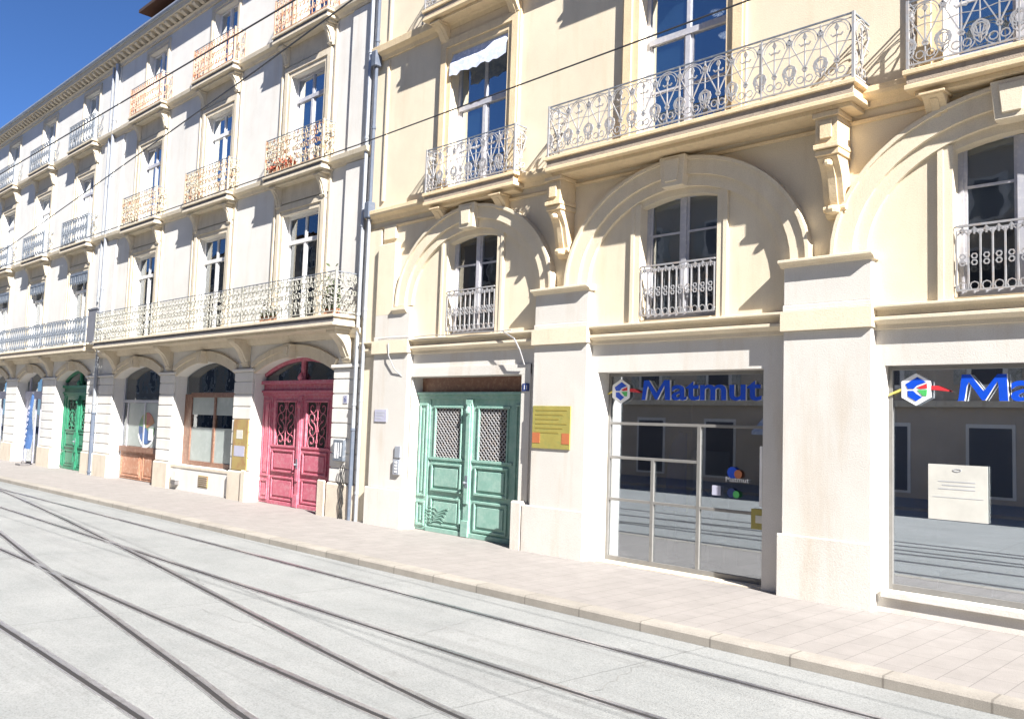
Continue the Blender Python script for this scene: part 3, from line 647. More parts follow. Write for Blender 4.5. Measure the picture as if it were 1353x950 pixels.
# ================================================================== WHITE HOUSES
def house(name,label,x0,x1,bays,ironmats,lower,style,door_i,wallm,gtrim,seedv,w2f,canopy,boxsides):
    H=empty(name,((x0+x1)/2,0,0),label,'building','street facades')
    holes=[]; ow=2.0 if name!='row_house' else 1.75
    for i,b in enumerate(bays):
        z0=-.05 if (i in lower) else .78
        holes.append((arch(b-ow,b+ow,z0,3.62,.42,16),.40))
        holes.append((arch(b-.9,b+.9,5.0,8.0,0),.24)); holes.append((arch(b-.85,b+.85,9.12,12.0,0),.24)); holes.append((arch(b-.78,b+.78,13.2,15.5,0),.22))
    wall_with_holes([(x0,-.12),(x1,-.12),(x1,16.3),(x0,16.3)],holes,H,wallm)
    sb=MB(); sb.box(x0,x0+.3,.001,12,-.1,16.3); sb.box(x1-.3,x1,.001,12,-.1,16.3); sb.box(x0+.3,x1-.3,11.7,12,-.1,16.3); sb.build('side_wall',wallm,H)
    iw=MB(); iw.box(x0+.3,x1-.3,4.5,4.7,-.1,16.2)
    for z in (4.4,8.6,12.7): iw.box(x0+.3,x1-.3,.5,4.5,z,z+.2)
    for b in bays[:-1]: iw.box(b-2.6,b-2.5,.5,4.5,-.1,16.2)
    iw.build('interior_wall',M['room'],H)
    MB().yz([(-.45,16.42),(6,18.4),(12.3,16.42)],x0,x1).build('roof',M['roof'],H)
    # cornice with modillions and gutter
    c=MB(); c.yz([(0,15.82),(-.06,15.82),(-.08,15.92),(-.14,15.96),(0,15.98)],x0,x1); c.yz([(0,16.14),(-.38,16.14),(-.40,16.3),(-.34,16.31),(0,16.31)],x0,x1)
    n=int((x1-x0)/.42)
    for i in range(n): 
        x=x0+.2+(x1-x0-.4)*i/(n-1); c.yz([(0,15.98),(-.16,15.98),(-.26,16.02),(-.33,16.08),(-.33,16.139),(0,16.139)],x-.09,x+.09)
    c.build('cornice',gtrim,H)
    gt=MB(); gt.yz([(-.36,16.30),(-.46,16.30),(-.50,16.36),(-.50,16.42),(-.36,16.42)],x0,x1); gt.build('gutter',M['lead'],H)
    # string courses
    for z in (8.92,12.98):
        c=MB(); c.yz([(0,z),(-.06,z),(-.10,z+.08),(-.2,z+.12),(-.22,z+.24),(0,z+.27)],x0,x1); c.build('string_course',gtrim,H,bevel=.005)
    c=MB(); c.yz([(0,4.42),(-.1,4.42),(-.16,4.52),(-.2,4.64),(0,4.64)],x0,x1); c.build('string_course',gtrim,H)
    # ground floor piers, rusticated
    ed=[x0]+[v for b in bays for v in (b-ow,b+ow)]+[x1]; ed=sorted(ed)
    for a,b in zip(ed[::2],ed[1::2]):
        if b-a<.2: continue
        z=.86; pr=MB(); pp=MB()
        while z<3.6: pr.box(a+.03,b-.03,-.07,-.001,z,min(z+.335,3.66)); z+=.365
        pp.box(a-.01,b+.01,-.13,-.001,-.05,.84)
        pr.box(a-.04,b+.04,-.12,-.001,3.68,3.76); pr.box(a+.06,b-.06,-.045,-.001,.86,3.7)
        pr.build('rusticated_pier',wallm,H,bevel=.012); pp.build('plinth',M['plinth'],H,bevel=.04)
    for i,b in enumerate(bays):
        ar=MB()
        ar.band(arc_curve(b-ow,b+ow,3.62,.42,16,0.0),arc_curve(b-ow,b+ow,3.62,.42,16,.17),-.05,-.001)
        ar.band(arc_curve(b-ow,b+ow,3.62,.42,16,.17),arc_curve(b-ow,b+ow,3.62,.42,16,.32),-.10,-.001)
        ar.build('archivolt',gtrim,H); k=MB(); keystone(k,b,3.98,4.36,.28,.36,-.26); k.build('keystone',gtrim,H,bevel=.01)
        if i not in lower:
            MB().box(b-ow+.02,b+ow-.02,-.02,.399,.70,.779).build('sill',M['plinth'],H)
    for b in bays:
        up=MB(); casing(up,b-.9,b+.9,5.0,8.0,.3,-.07); up.box(b-1.3,b+1.3,-.04,-.001,8.35,8.9)
        up.box(b-1.42,b-1.34,-.05,-.001,4.9,8.9); up.box(b+1.34,b+1.42,-.05,-.001,4.9,8.9); up.build('window_surround',gtrim,H); up=MB()
        casing(up,b-.85,b+.85,9.12,12.0,.3,-.07); up.box(b-1.25,b+1.25,-.04,-.001,12.34,12.96)
        up.box(b-1.38,b-1.31,-.05,-.001,9.2,12.9); up.box(b+1.31,b+1.38,-.05,-.001,9.2,12.9); up.build('window_surround',gtrim,H)
        up=MB(); casing(up,b-.78,b+.78,13.2,15.5,.2,-.05); up.build('window_surround',gtrim,H)
    for q in ((x0+.02,x0+.75,-.06,-.001,4.9,8.9),(x0+.02,x0+.75,-.06,-.001,9.2,12.95),(x1-1.05,x1-.02,-.07,-.001,4.9,8.9),(x1-1.05,x1-.02,-.07,-.001,9.2,12.95),(x1-.9,x1-.02,-.05,-.001,13.3,15.8)):
        MB().box(*q).build('wall_strip',wallm,H)
    # windows
    for i,b in enumerate(bays):
        rnd=random.Random(seedv+i)
        window(H,b,5.0,1.8,3.0,.16,M['frame_white'],M['pane_low'],7.25,(6.2,),curtain=[(b-.8,b-.25,5.1,7.9)] if rnd.random()<.6 else [(b+.3,b+.8,5.1,7.9)],fr=.08)
        window(H,b,9.12,1.7,2.88,.16,M['frame_white'] if i%2 else M['frame_grey'],M['pane'],11.3,(),curtain=[(b-.75,b-.3,9.2,11.2)],fr=.08)
        window(H,b,13.2,1.56,2.3,.15,M['frame_white'],M['pane'],None,(),fr=.07)
        m1,m2,m3=ironmats
        balcony(H,b-1.5,b+1.5,.42,9.12,1.05,style,m2,gtrim,M['grime'],(b-1.12,b+1.12),bw=.2,bh=.62,r=.014,th=.24,bdep=.3)
        balcony(H,b-1.42,b+1.42,.42,13.2,1.05,style if name=='row_house' else 'bars2',m3,gtrim,M['grime'],(b-1.1,b+1.1),bw=.2,bh=.55,r=.014,th=.24,bdep=.3)
        if canopy:
            cn=MB()
            for k in range(9):
                xx=b-.95+1.9*k/8; cn.xz([(xx-.11,7.98),(xx+.11,7.98),(xx+.08,7.62),(xx,7.5),(xx-.08,7.62)],-.06+.004*(k%2),-.03+.004*(k%2))
            cn.box(b-1.0,b+1.0,-.07,-.001,7.9,8.0); cn.build('lambrequin',M['iron_dark'],H)
    return H
_old=motif
def motif(style,L,h):
    if style=='bars2':
        out=[]; n=max(2,round(L/.2)); c=L/n
        for k in range(n+1):
            u=k*c; out.append(([(u,0),(u,h)],1.1))
            if k<n: m=u+c/2; out.append((spiral((m,.8*h),c*.42,.03,90,400,8),1)); out.append((spiral((m,.5*h),c*.42,.03,270,600,8),1)); out.append((spiral((m,.2*h),c*.42,.03,90,400,8),1))
        return out
    return _old(style,L,h)
BB=[-30.62,-25.5,-20.4]
HB=house('townhouse','white stone townhouse with crimson arched carriage door and rusty balconies',-34.0,-17.22,BB,(M['iron_pale'],M['iron_cream'],M['iron_rust']),(0,2),'scroll',2,M['white'],M['white_trim'],3,None,False,None)
BA=[-57.6,-52.45,-47.3,-42.15,-37.0]
HA=house('row_house','white stone townhouse at far left with emerald green door and dark balconies',-60.5,-34.02,BA,(M['iron_dark'],M['iron_dark'],M['iron_dark']),(0,1,2,3,4),'lattice',4,M['white2'],M['white_trim'],13,None,True,None)
# long first floor balconies
d=.80
o=balcony(HB,-32.9,-17.42,d,4.93,1.04,'scroll',M['iron_pale'],M['white_trim'],M['grime'],(-17.85,-22.9,-28.0,-33.1+.6),bw=.34,bh=.78,r=.015,posts=(-28.0,-22.0),th=.27,bdep=.55)
o=balcony(HA,-60.2,-34.3,.62,4.93,1.04,'lattice',M['iron_dark'],M['white_trim'],M['grime_l'],(-39.6,-44.7,-49.9,-55.0),bw=.34,bh=.78,r=.015,posts=(-39.5,-44.7,-49.9,-55.1),th=.27,bdep=.5)
# extra timber eave sticking out above the gutter
MB().box(-31.6,-27.2,-.45,3.0,17.05,17.16).box(-31.5,-27.3,.2,2.9,16.5,17.05).build('attic_eave',M['darkwood'],HB)
# red door, side windows
carriage_door(HB,-22.4,-18.4,4.04,.30,M['door_red'],'own',3.0,glz=(1.72,2.78),side=.52,trans=True,rise=.42)
for q in ((-18.72,-18.38),(-22.62,-22.36)): MB().box(q[0],q[1],-.18,-.131,-.05,.88).build('guard_stone',M['plinth'],HB,bevel=.05)
carriage_door(HA,-38.75,-35.25,4.04,.30,M['door_emerald'],'own',3.0,glz=(1.72,2.78),side=.35,trans=True,rise=.42)
# middle bay window (brown frame) and left bay window with orange brown panels
x0,x1=-27.5,-23.5
f=MB(); y=.34
f.box(x0,x0+.45,y,y+.06,.78,3.05); f.box(x1-.35,x1,y,y+.06,.78,3.05); f.box(x0+.45,x1-.35,y-.02,y+.06,.78,.93); f.box(x0+.45,x1-.35,y-.02,y+.06,2.95,3.1); f.box(-25.45,-25.33,y-.02,y+.06,.93,2.95)
f.box(x0+.45,x0+.53,y-.02,y+.06,.93,2.95); f.box(x1-.43,x1-.35,y-.02,y+.06,.93,2.95)
w=f.build('window',M['frame_brown'],HB,org=(-25.5,y,.78),bevel=.005)
MB().box(x0,x1,y+.03,y+.04,.8,4.2).build('pane',M['pane_low'],w)
MB().box(x0+.5,-25.45,y+.02,y+.027,.9,2.0).box(-25.33,x1-.4,y+.02,y+.027,.9,2.0).box(x0+.5,-25.45,y+.02,y+.027,2.4,2.98).box(-25.33,x1-.4,y+.02,y+.027,2.4,2.98).build('frosted_film',M['film'],w)
x0,x1=-32.62,-28.62
f=MB(); f.box(x0,x0+.1,y,y+.06,.0,4.1); f.box(x1-.1,x1,y,y+.06,0,4.1); f.box(x0+.1,x1-.1,y,y+.06,2.75,2.85); f.box(-30.68,-30.58,y-.01,y+.06,1.15,2.75); f.box(x0+.45,x0+.55,y,y+.06,1.15,2.75)
w=f.build('shop_window',M['frame_grey'],HB,org=(-30.62,y,0)); MB().box(x0+.56,x1-.11,y+.02,y+.028,1.2,2.74).build('frosted_film',M['film'],w)
MB().box(x0,x1,y+.03,y+.04,1.1,4.2).build('pane',M['pane_low'],w)
MB().box(x0+.1,x1-.1,y-.09,y+.06,1.0,1.18).build('sill',M['frame_brown'],w)
q=MB(); q.box(x0+.1,-30.64,y,y+.05,.02,1.0); q.box(-30.60,x1-.1,y,y+.05,.02,1.0); panel(q,x0+.2,-30.74,.1,.9,y,.02); panel(q,-30.5,x1-.2,.1,.9,y,.02); q.build('lower_panel',M['door_orange'],w)
# shop openings of the far left house
for b in BA[:-1]:
    x0,x1=b-1.75,b+1.75; f=MB(); y=.34
    f.box(x0,x1,y-.05,y+.06,2.85,3.2); f.box(x0,x0+.4,y,y+.06,0,2.85); f.box(x1-.1,x1,y,y+.06,0,2.85); f.box(b-.35,b-.27,y,y+.06,0,2.85); f.box(b+.3,b+.38,y,y+.06,0,4.1); f.box(x0+.4,x0+.5,y,y+.06,3.2,4.1)
    w=f.build('shop_window',M['lilac'],HA,org=(b,y,0)); MB().box(x0,x1,y+.03,y+.04,0.01,4.2).build('pane',M['pane_low'],w)
# ------------------------------------------------------------------ drainpipes
def pipe(parent,x,y,r,pts,mat,name='drainpipe'):
    m=MB(); m.tube([(x,y,z) for z in pts],r,8)
    z=pts[0]
    while z>pts[-1]: m.tube([(x,y,z),(x,y,z-.06)],r*1.3,8); z-=2.2
    return m.build(name,mat,parent,smooth=False)
pipe(HA,-34.12,-.14,.065,(15.9,2.35),M['lead']); pipe(HA,-34.12,-.14,.075,(2.35,.0),M['pipe_dark'])
pipe(HA,-34.62,-.10,.04,(15.9,6.6),M['lead'])
pipe(HB,-17.34,-.13,.05,(16.0,2.2),M['lead']); pipe(HB,-17.34,-.13,.055,(2.2,0),M['pipe_dark'])
pipe(C,-17.06,-.14,.045,(16.2,7.7),M['pipe_dark']); pipe(C,-17.06,-.14,.045,(7.3,0),M['lead'])
for z in (7.3,11.1): MB().box(-17.16,-16.96,-.25,-.05,z,z+.4).build('course_shadow_block',M['pipe_dark'],C,bevel=.02)  # dark blocks stand in for the course shadows on the pipe
# cables running down the wall by the pipes
m=MB()
for k in range(3):
    m.tube([(-17.62-.05*k+.03*math.sin(t*2.1+k),-.15-.01*k,1.3-.13*t) for t in range(11)],.012)
tag(m.build('wall_cable',M['black'],None,org=(-17.65,-.15,0)),'tangle of thin black cables hanging over the plinth beside the crimson door','cable')
m=MB(); 
m.tube([(-16.4+.4*i,-.2-.005*(i%2),4.30+.012*math.sin(i*1.7)) for i in range(12)],.012); m.tube([(-12.3,-.2,4.3),(-11.9,-.23,4.12),(-11.75,-.22,3.9),(-11.72,-.1,3.6)],.016)
m.tube([(-16.0,-.22,4.2),(-15.95,-.22,3.9),(-15.75,-.2,3.6),(-15.5,-.14,3.4),(-15.3,-.1,3.5)],.012)
tag(m.build('wall_cable',M['iron_grey'],None,org=(-14,-.2,4.2)),'thin pale cable strung along the ledge above the sea green door','cable')
# ------------------------------------------------------------------ signs
def emblem(parent,cx,cz,s,y):
    h=[(cx+s*math.cos(R(90+60*k)),cz+s*1.0*math.sin(R(90+60*k))) for k in range(6)]
    MB().xz(h,y-.02,y).build('emblem_plate',M['whitep'],parent)
    k=.80; y2=y-.021
    P=lambda u,v:(cx+u*s*k,cz+v*s*k)
    MB().xz([P(-.78,.42),P(.1,.95),P(.75,.55),P(.1,.32),P(-.15,.05),P(-.6,.05)],y2-.004,y2).xz([P(-.62,-.1),P(-.2,-.1),P(.05,-.35),P(.45,-.6),P(0,-.92),P(-.6,-.55)],y2-.004,y2).build('emblem_blue',M['blue'],parent)
    MB().xz([P(.05,.15),P(.8,.45),P(.82,.08),P(.3,.03)],y2-.004,y2).build('emblem_red',M['redp'],parent)
    MB().xz([P(.1,-.05),P(.82,-.02),P(.78,-.5),P(.5,-.5)],y2-.004,y2).build('emblem_green',M['greenp'],parent)
    MB().xz([(cx-s*1.7,cz-s*.42),(cx-s*.9,cz-.02),(cx-s*.9,cz+.015),(cx-s*1.65,cz-s*.28)],y-.015,y-.005).build('yellow_stroke',M['yellowp'],parent)
    MB().xz([(cx+s*.88,cz-.005),(cx+s*1.9,cz-.03),(cx+s*1.9,cz-.012),(cx+s*1.3,cz+.05),(cx+s*.88,cz+.05)],y-.015,y-.005).build('red_stroke',M['redp'],parent)
def shopsign(lx,tx,tw,y,label):
    s=empty('shop_sign',(lx,y,2.9),label,'shop sign','blue lettered shop signs')
    emblem(s,lx,3.085,.225,y)
    W=tw*.262; Hh=.35; mp=[(0,0),(.15,0),(.20,.55),(.24,.72),(.50,.02),(.56,.02),(.80,.74),(.82,.55),(.83,0),(1.0,0),(1.0,.03),(.975,.97),(.98,1),(.80,1),(.535,.36),(.27,1),(.10,1),(.10,.97),(.03,.03)]
    P=[(tx+u*W,2.93+v*Hh) for u,v in mp]
    MB().xz(P,y-.032,y-.024).build('lettering',M['blue'],s); MB().xz([(a+.006,b) for a,b in P],y-.0235,y+.012).build('sunlit_letter_side',M['whitep'],s)  # white body nudged sideways paints in the sunlit letter sides
    text('atmut',.4,M['blue'],'lettering',s,tx+tw*.275,y-.028,2.925,bold=.007,ext=.004,width=tw*.725,height=.325)
    text('atmut',.4,M['whitep'],'sunlit_letter_side',s,tx+tw*.275+.006,y-.006,2.925,bold=.005,ext=.0175,width=tw*.725,height=.323)
    return s
shopsign(-9.62,-9.16,2.36,.31,'blue raised shop lettering with a hexagon emblem in the window right of the green door')
shopsign(-4.36,-3.83,2.36,.11,'blue shop lettering and hexagon emblem cut by the right edge of the photo')
# yellow plaque
o=empty('wall_plaque',(-10.97,-.17,1.96),'large yellow enamel plaque with two orange corners between the green door and the shop','plaque')
MB().box(-11.38,-10.42,-.175,-.151,1.98,2.79).build('plate',M['brass'],o,bevel=.004)
m=MB()
for i in range(6): m.box(-11.3,-10.5-.1*(i%3),-.179,-.1755,2.7-.085*i,2.72-.085*i)
m.build('lettering',M['brass_ink'],o)
MB().box(-11.37,-11.17,-.18,-.1755,2.08,2.28).build('orange_corner',M['orange'],o); MB().box(-10.62,-10.43,-.18,-.1755,2.08,2.28).build('orange_corner',M['orange'],o)
o=empty('number_plate',(-11.72,-.05,3.08),'small navy enamel house number plate right of the sea green door','house number')
MB().box(-11.80,-11.62,-.052,-.037,3.08,3.23).build('plate',M['navy'],o); text('11',.1,M['whitep'],'numerals',o,-11.75,-.053,3.11,ext=.002,height=.09)
o=empty('number_plate',(-17.8,-.08,2.8),'small pale blue house number plate on the pier right of the crimson door','house number')
MB().box(-17.88,-17.70,-.085,-.071,2.80,3.0).build('plate',M['lilac'],o); text('6',.15,M['navy'],'numerals',o,-17.84,-.086,2.83,ext=.002,height=.14)
o=empty('wall_plaque',(-16.3,-.16,2.3),'small pale lilac plaque on the pier left of the sea green door','plaque')
MB().box(-16.45,-16.0,-.17,-.151,2.38,2.66).build('plate',M['lilac'],o)
m=MB(); m.box(-16.4,-16.06,-.173,-.1705,2.58,2.60); m.box(-16.4,-16.1,-.173,-.1705,2.52,2.54); m.box(-16.4,-16.2,-.173,-.1705,2.45,2.47); m.build('lettering',M['ink'],o)
o=empty('intercom',(-15.53,-.15,1.2),'grey two part intercom panel beside the left jamb of the sea green door','intercom')
MB().box(-15.62,-15.42,-.185,-.151,1.58,1.84).build('upper_panel',M['box'],o,bevel=.006); MB().box(-15.64,-15.42,-.205,-.151,1.2,1.54).build('lower_panel',M['box'],o,bevel=.006)
m=MB(); 
for i in range(4): m.box(-15.57,-15.49,-.213,-.2055,1.25+.07*i,1.29+.07*i)
m.build('button',M['whitep'],o)
o=empty('letter_box',(-17.95,-.08,1.4),'black framed letter box on the pier right of the crimson door','letter box')
MB().box(-18.12,-17.68,-.16,-.071,1.38,1.90).build('box',M['iron_dark'],o,bevel=.01); MB().box(-18.04,-17.96,-.167,-.1605,1.45,1.83).box(-17.9,-17.87,-.167,-.1605,1.45,1.83).box(-17.8,-17.76,-.167,-.1605,1.5,1.83).build('name_strip',M['whitep'],o)
# notice board on pier between crimson door and brown window
o=empty('notice_board',(-22.88,-.08,.8),'tall brown notice board with white sheets on the pier left of the crimson door','notice board')
MB().box(-23.30,-22.46,-.105,-.071,.86,2.30).build('panel',M['board'],o,bevel=.004)
MB().box(-23.1,-22.75,-.11,-.1055,1.75,2.0).build('sheet',M['paper'],o); MB().box(-23.2,-22.6,-.11,-.1055,1.25,1.55).build('sheet',M['lilac'],o)
# round coloured window sticker
o=empty('window_sticker',(-30.3,.33,1.78),'round multicoloured sticker on the glass left of the brown framed window','sticker')
cx,cz=-30.42,1.86; rr=.66
cols=['greenp','yellowp','redp','orange','brass','navy','blue','lilac']
for k,cn in enumerate(['orange','redp','brass','greenp','navy','blue','blue','navy','greenp']):
    a0=20+k*38; pts=[(cx,cz)]+[(cx+rr*.98*math.cos(R(a0+38*i/5)),cz+rr*.84*math.sin(R(a0+38*i/5))) for i in range(6)]
    MB().xz(pts,.345,.355).build('segment',M[cn+'_m'] if cn+'_m' in M else M[cn],o)
MB().band([(cx+rr*1.03*math.cos(R(a)),cz+rr*.9*math.sin(R(a))) for a in range(200,341,10)],[(cx+rr*1.14*math.cos(R(a)),cz+rr*1.04*math.sin(R(a))) for a in range(200,341,10)],.345,.355).build('rim',M['whitep'],o)
MB().box(cx+.22,cx+.55,.335,.344,1.45,1.85).build('label',M['whitep'],o)
# vents and small wall boxes
for x,z,w_,h_,lab in ((-25.2,.2,.62,.34,'square rusty vent grille low on the wall under the brown framed window'),):
    o=empty('vent_grille',(x,-.02,z),lab,'vent'); MB().box(x-w_/2,x+w_/2,-.02,-.001,z,z+h_).build('frame',M['board'],o)
    m=MB()
    for i in range(5): m.box(x-w_/2+.04,x+w_/2-.04,-.035,-.0205,z+.04+i*.06,z+.065+i*.06)
    m.build('louvre',M['grime_l'],o)
o=empty('meter_box',(-27.05,-.02,.3),'small white meter box at the foot of the wall left of the rusty vent','meter box'); MB().box(-27.2,-26.85,-.12,-.001,.28,.62).build('box',M['white'],o,bevel=.02); MB().box(-27.18,-26.87,-.13,-.001,.16,.27).build('dark_lower_block',M['grime'],o)  # second piece is a dark block below the box
# feather flag
o=empty('feather_flag',(-40.9,-.9,0),'blue feather flag with white marks standing before the far left shop','flag')
fx=-40.2; fy=-.55
MB().tube([(fx-.45,fy,0.05),(fx-.4,fy,1.2),(fx-.28,fy,2.2),(fx-.08,fy,2.8),(fx+.18,fy,3.08),(fx+.32,fy,3.05)],.018,6).build('pole',M['iron_dark'],o)
fl=MB(); prev=None
for i in range(13):
    t=i/12; z=.72+2.33*t; xl=fx-.43+.48*t**3*1.25; xr=fx+.42+.10*t+(-.28*max(0,t-.88)/.12); yy=fy-.02+.05*math.sin(t*7)
    cur=((xl,fy,z),((xl+xr)/2,yy,z),(xr,yy+.02,z))
    if prev: fl.quad(prev[0],prev[1],cur[1],cur[0]); fl.quad(prev[1],prev[2],cur[2],cur[1])
    prev=cur
fl.build('flag_cloth',M['flag'],o)
m=MB()
for i in range(7):
    z=.95+.25*i; x=fx-.12+.05*i; m.tube([(x+.07*math.cos(R(a)),fy-.085,z+.08*math.sin(R(a))) for a in range(0,300 if i%2 else 361,30)],.01)
m.build('white_mark',M['lilac'],o)
MB().box(fx-.75,fx-.1,fy-.2,fy+.2,0.005,.07).box(fx-.5,fx-.4,fy-.05,fy+.05,.07,.2).build('base',M['grime'],o,bevel=.01)
# hanging round sign far left
o=empty('round_sign',(-46.2,.2,3.3),'white round sign with a black mark over the leftmost shop','sign'); 
MB().xz(circ((-46.0,3.5),.38,16)[:-1],.18,.24).build('disc',M['whitep'],o); MB().xz(circ((-46.0,3.5),.16,10)[:-1],.17,.179).build('mark',M['black'],o)
for z in (3.1,2.42):
    lab='upper' if z>3 else 'lower'
    tag(MB().box(-34.86,-34.66,-.09,-.071,z-.07,z+.07).build('wall_plaque',M['ink'],None,org=(-34.76,-.08,z)),lab+' of two tiny grey plaques on the pier right of the emerald door','plaque')
# privacy screen between the balconies
o=MB(); o.xz([(-33.95,4.95),(-33.25,4.95),(-32.98,6.15),(-33.9,6.15)],-.66,-.62); o.box(-33.95,-32.93,-.68,-.60,6.15,6.21)
o=tag(o.build('privacy_screen',M['screen'],None,org=(-33.6,-.6,4.95)),'slanted grey privacy screen between the two first floor balconies','screen')
# ------------------------------------------------------------------ plants
def pot(x,y,z,label,fmat,n=60,s=.2,lw=.5):
    o=empty('flower_pot',(x,y,z),label,'flower pot'); m=MB(); m.box(x-lw/2,x+lw/2,y-.09,y+.09,z+.002,z+.17); m.build('planter',M['terracotta'],o,bevel=.01)
    l=MB(); rn=random.Random(hash(label)%999)
    rn=random.Random(int(abs(x)*100))
    for i in range(n):
        c=Vector((x+rn.uniform(-lw/2-.04,lw/2+.04),y+rn.uniform(-.12,.1),z+.17+abs(rn.gauss(0,s)))); a=Vector((rn.uniform(-1,1),rn.uniform(-1,1),rn.uniform(-.3,1))).normalized()*.07; b=a.orthogonal().normalized()*.035
        l.quad(tuple(c-a),tuple(c+b),tuple(c+a),tuple(c-b))
    l.build('foliage',fmat,o); return o
pot(-20.7,-.27,9.12,'planter of red flowers right of centre on the second floor balcony above the crimson door',M['flower'],70,.14,.55)
pot(-21.4,-.27,9.12,'planter of red flowers, left one on the second floor balcony above the crimson door',M['flower'],70,.14,.5)
pot(-17.95,-.5,4.93,'dark leafy plant at the right end of the long first floor balcony',M['leaf'],150,.42,.45)
pot(-21.0,-.5,4.93,'brown planter low behind the long balcony railing above the crimson door',M['leaf'],60,.12,.6)
# ------------------------------------------------------------------ overhead wires
def wire(p,label,r=.0085,sag=.0):
    m=MB(); n=24; a=Vector(p[0]); b=Vector(p[-1])
    pts=[tuple(a.lerp(b,i/n)-Vector((0,0,sag*4*(i/n)*(1-i/n)))) for i in range(n+1)] if len(p)==2 else p
    m.tube(pts,r,5); tag(m.build('overhead_wire',M['wire'],None,org=tuple(p[0])),label,'wire','overhead tram wires')
wire([(-75,-8.9,6.0),(12,-8.55,6.0)],'topmost overhead tram wire, crossing the far left roofline')
wire([(-60,-2.8,6.0),(-21.43,-6.74,6.0),(-12.55,-7.63,6.0),(-8.07,-8.08,6.0),(-6.06,-8.3,6.0),(8,-9.6,6.0)],'middle overhead tram wire, crossing the white townhouse')
wire([(-75,-6.05,6.0),(-17.8,-6.0,6.0),(-9.3,-5.96,6.0),(12,-6.5,6.0)],'lowest overhead tram wire, crossing the cream building')
# ------------------------------------------------------------------ shop interior furniture
o=empty('desk',(-8.6,2.2,0),'grey office desk seen through the first shop window','desk')
MB().box(-9.6,-8.0,1.7,2.5,.72,.76).build('top',M['deskgrey'],o); MB().box(-9.58,-9.54,1.75,2.45,0.01,.719).build('leg',M['deskgrey'],o); MB().box(-8.06,-8.02,1.75,2.45,0.01,.719).build('leg',M['deskgrey'],o)
o=empty('office_chair',(-8.35,1.25,0),'blue office chair behind the first shop window','chair')
MB().box(-8.6,-8.1,1.0,1.5,.44,.54).build('seat',M['chairblue'],o,bevel=.04); MB().xz([(-8.6,.6),(-8.1,.6),(-8.12,1.2),(-8.25,1.38),(-8.45,1.38),(-8.58,1.2)],.95,1.02).build('backrest',M['chairblue'],o,bevel=.02)
m=MB(); m.tube([(-8.35,1.25,.08),(-8.35,1.25,.44)],.03,8)
for k in range(5): m.tube([(-8.35,1.25,.1),(-8.35+.3*math.cos(k*1.257),1.25+.3*math.sin(k*1.257),.04)],.018,6)
m.build('base',M['iron_dark'],o)
o=empty('partition',(-8.5,1.6,0),'grey partition panel behind the first shop window','partition'); MB().box(-8.9,-8.15,1.6,1.65,.6,2.05).build('panel',M['white'],o,bevel=.01); MB().box(-8.85,-8.8,1.6,1.65,0.01,.6).build('leg',M['iron_dark'],o); MB().box(-8.25,-8.2,1.6,1.65,0.01,.6).build('leg',M['iron_dark'],o)
o=empty('display_stand',(-9.15,1.5,0),'curved blue display stand beside the partition in the first shop','display')
MB().xz([(-9.45,.9),(-9.0,.9),(-9.0,2.35),(-9.15,2.38),(-9.3,2.15),(-9.4,1.7)],1.5,1.55).build('panel',M['chairblue2'],o); MB().box(-9.3,-9.1,1.45,1.6,.01,.06).box(-9.22,-9.18,1.5,1.55,.06,.9).build('foot',M['iron_dark'],o)
o=empty('wall_poster',(-8.0,4.45,2.4),'dark red poster on the back wall of the first shop','poster'); MB().box(-8.2,-7.0,4.45,4.495,2.5,3.1).build('sheet',M['redp'],o)
o=empty('window_poster',(-6.8,.3,.88),'small orange brown poster low at the right edge of the first shop window','poster'); MB().box(-6.98,-6.70,.318,.328,.88,1.2).build('sheet',M['board_o'] if 'board_o' in M else M['brass'],o); MB().box(-6.90,-6.78,.312,.3175,.98,1.1).build('mark',M['paper'],o)
def stick(x,z,lab,w_=.22,c='blue'):
    o=empty('window_sticker',(x,.32,z),lab,'sticker'); MB().xz(circ((x-w_*.2,z),w_*.4,10)[:-1],.316,.326).build('disc',M[c],o); MB().xz(circ((x+w_*.25,z-.02),w_*.3,10)[:-1],.312,.3155).build('disc',M['orange' if c=='blue' else 'greenp'],o)
    return o
o=stick(-7.28,1.75,'small blue and orange round logo sticker on the first shop window',.24)
text('Matmut',.1,M['whitep'],'lettering',o,-7.45,.325,1.60,ext=.002,width=.42,height=.08)
o=stick(-7.3,1.42,'small blue and green sticker under the round logo on the first shop window',.2,'navy')
o=empty('window_sticker',(-7.62,.32,1.42),'small square teal sticker beside the second mullion of the first shop window','sticker'); MB().box(-7.7,-7.54,.316,.326,1.36,1.52).build('sheet',M['lilac'],o)
em=bpy.data.materials.new('lamp glow'); em.use_nodes=True; em.node_tree.nodes['Principled BSDF'].inputs['Emission Color'].default_value=(1,.97,.92,1); em.node_tree.nodes['Principled BSDF'].inputs['Emission Strength'].default_value=2.5
for k,(x,z) in enumerate(((-8.30,10.19),(-8.11,9.70))):
    o=empty('ceiling_lamp',(x,1.2,z),('upper' if k==0 else 'lower')+' of two round white lamps seen through the window over the long balcony','lamp')
    MB().lathe((x,1.2,z),[(.0,-.05),(.10,-.035),(.13,0),(.10,.02),(.0,.03)],14).build('globe',em,o,smooth=True); MB().tube([(x,1.2,z+.03),(x,1.2,11.3)],.008,5).build('cord',M['iron_dark'],o)
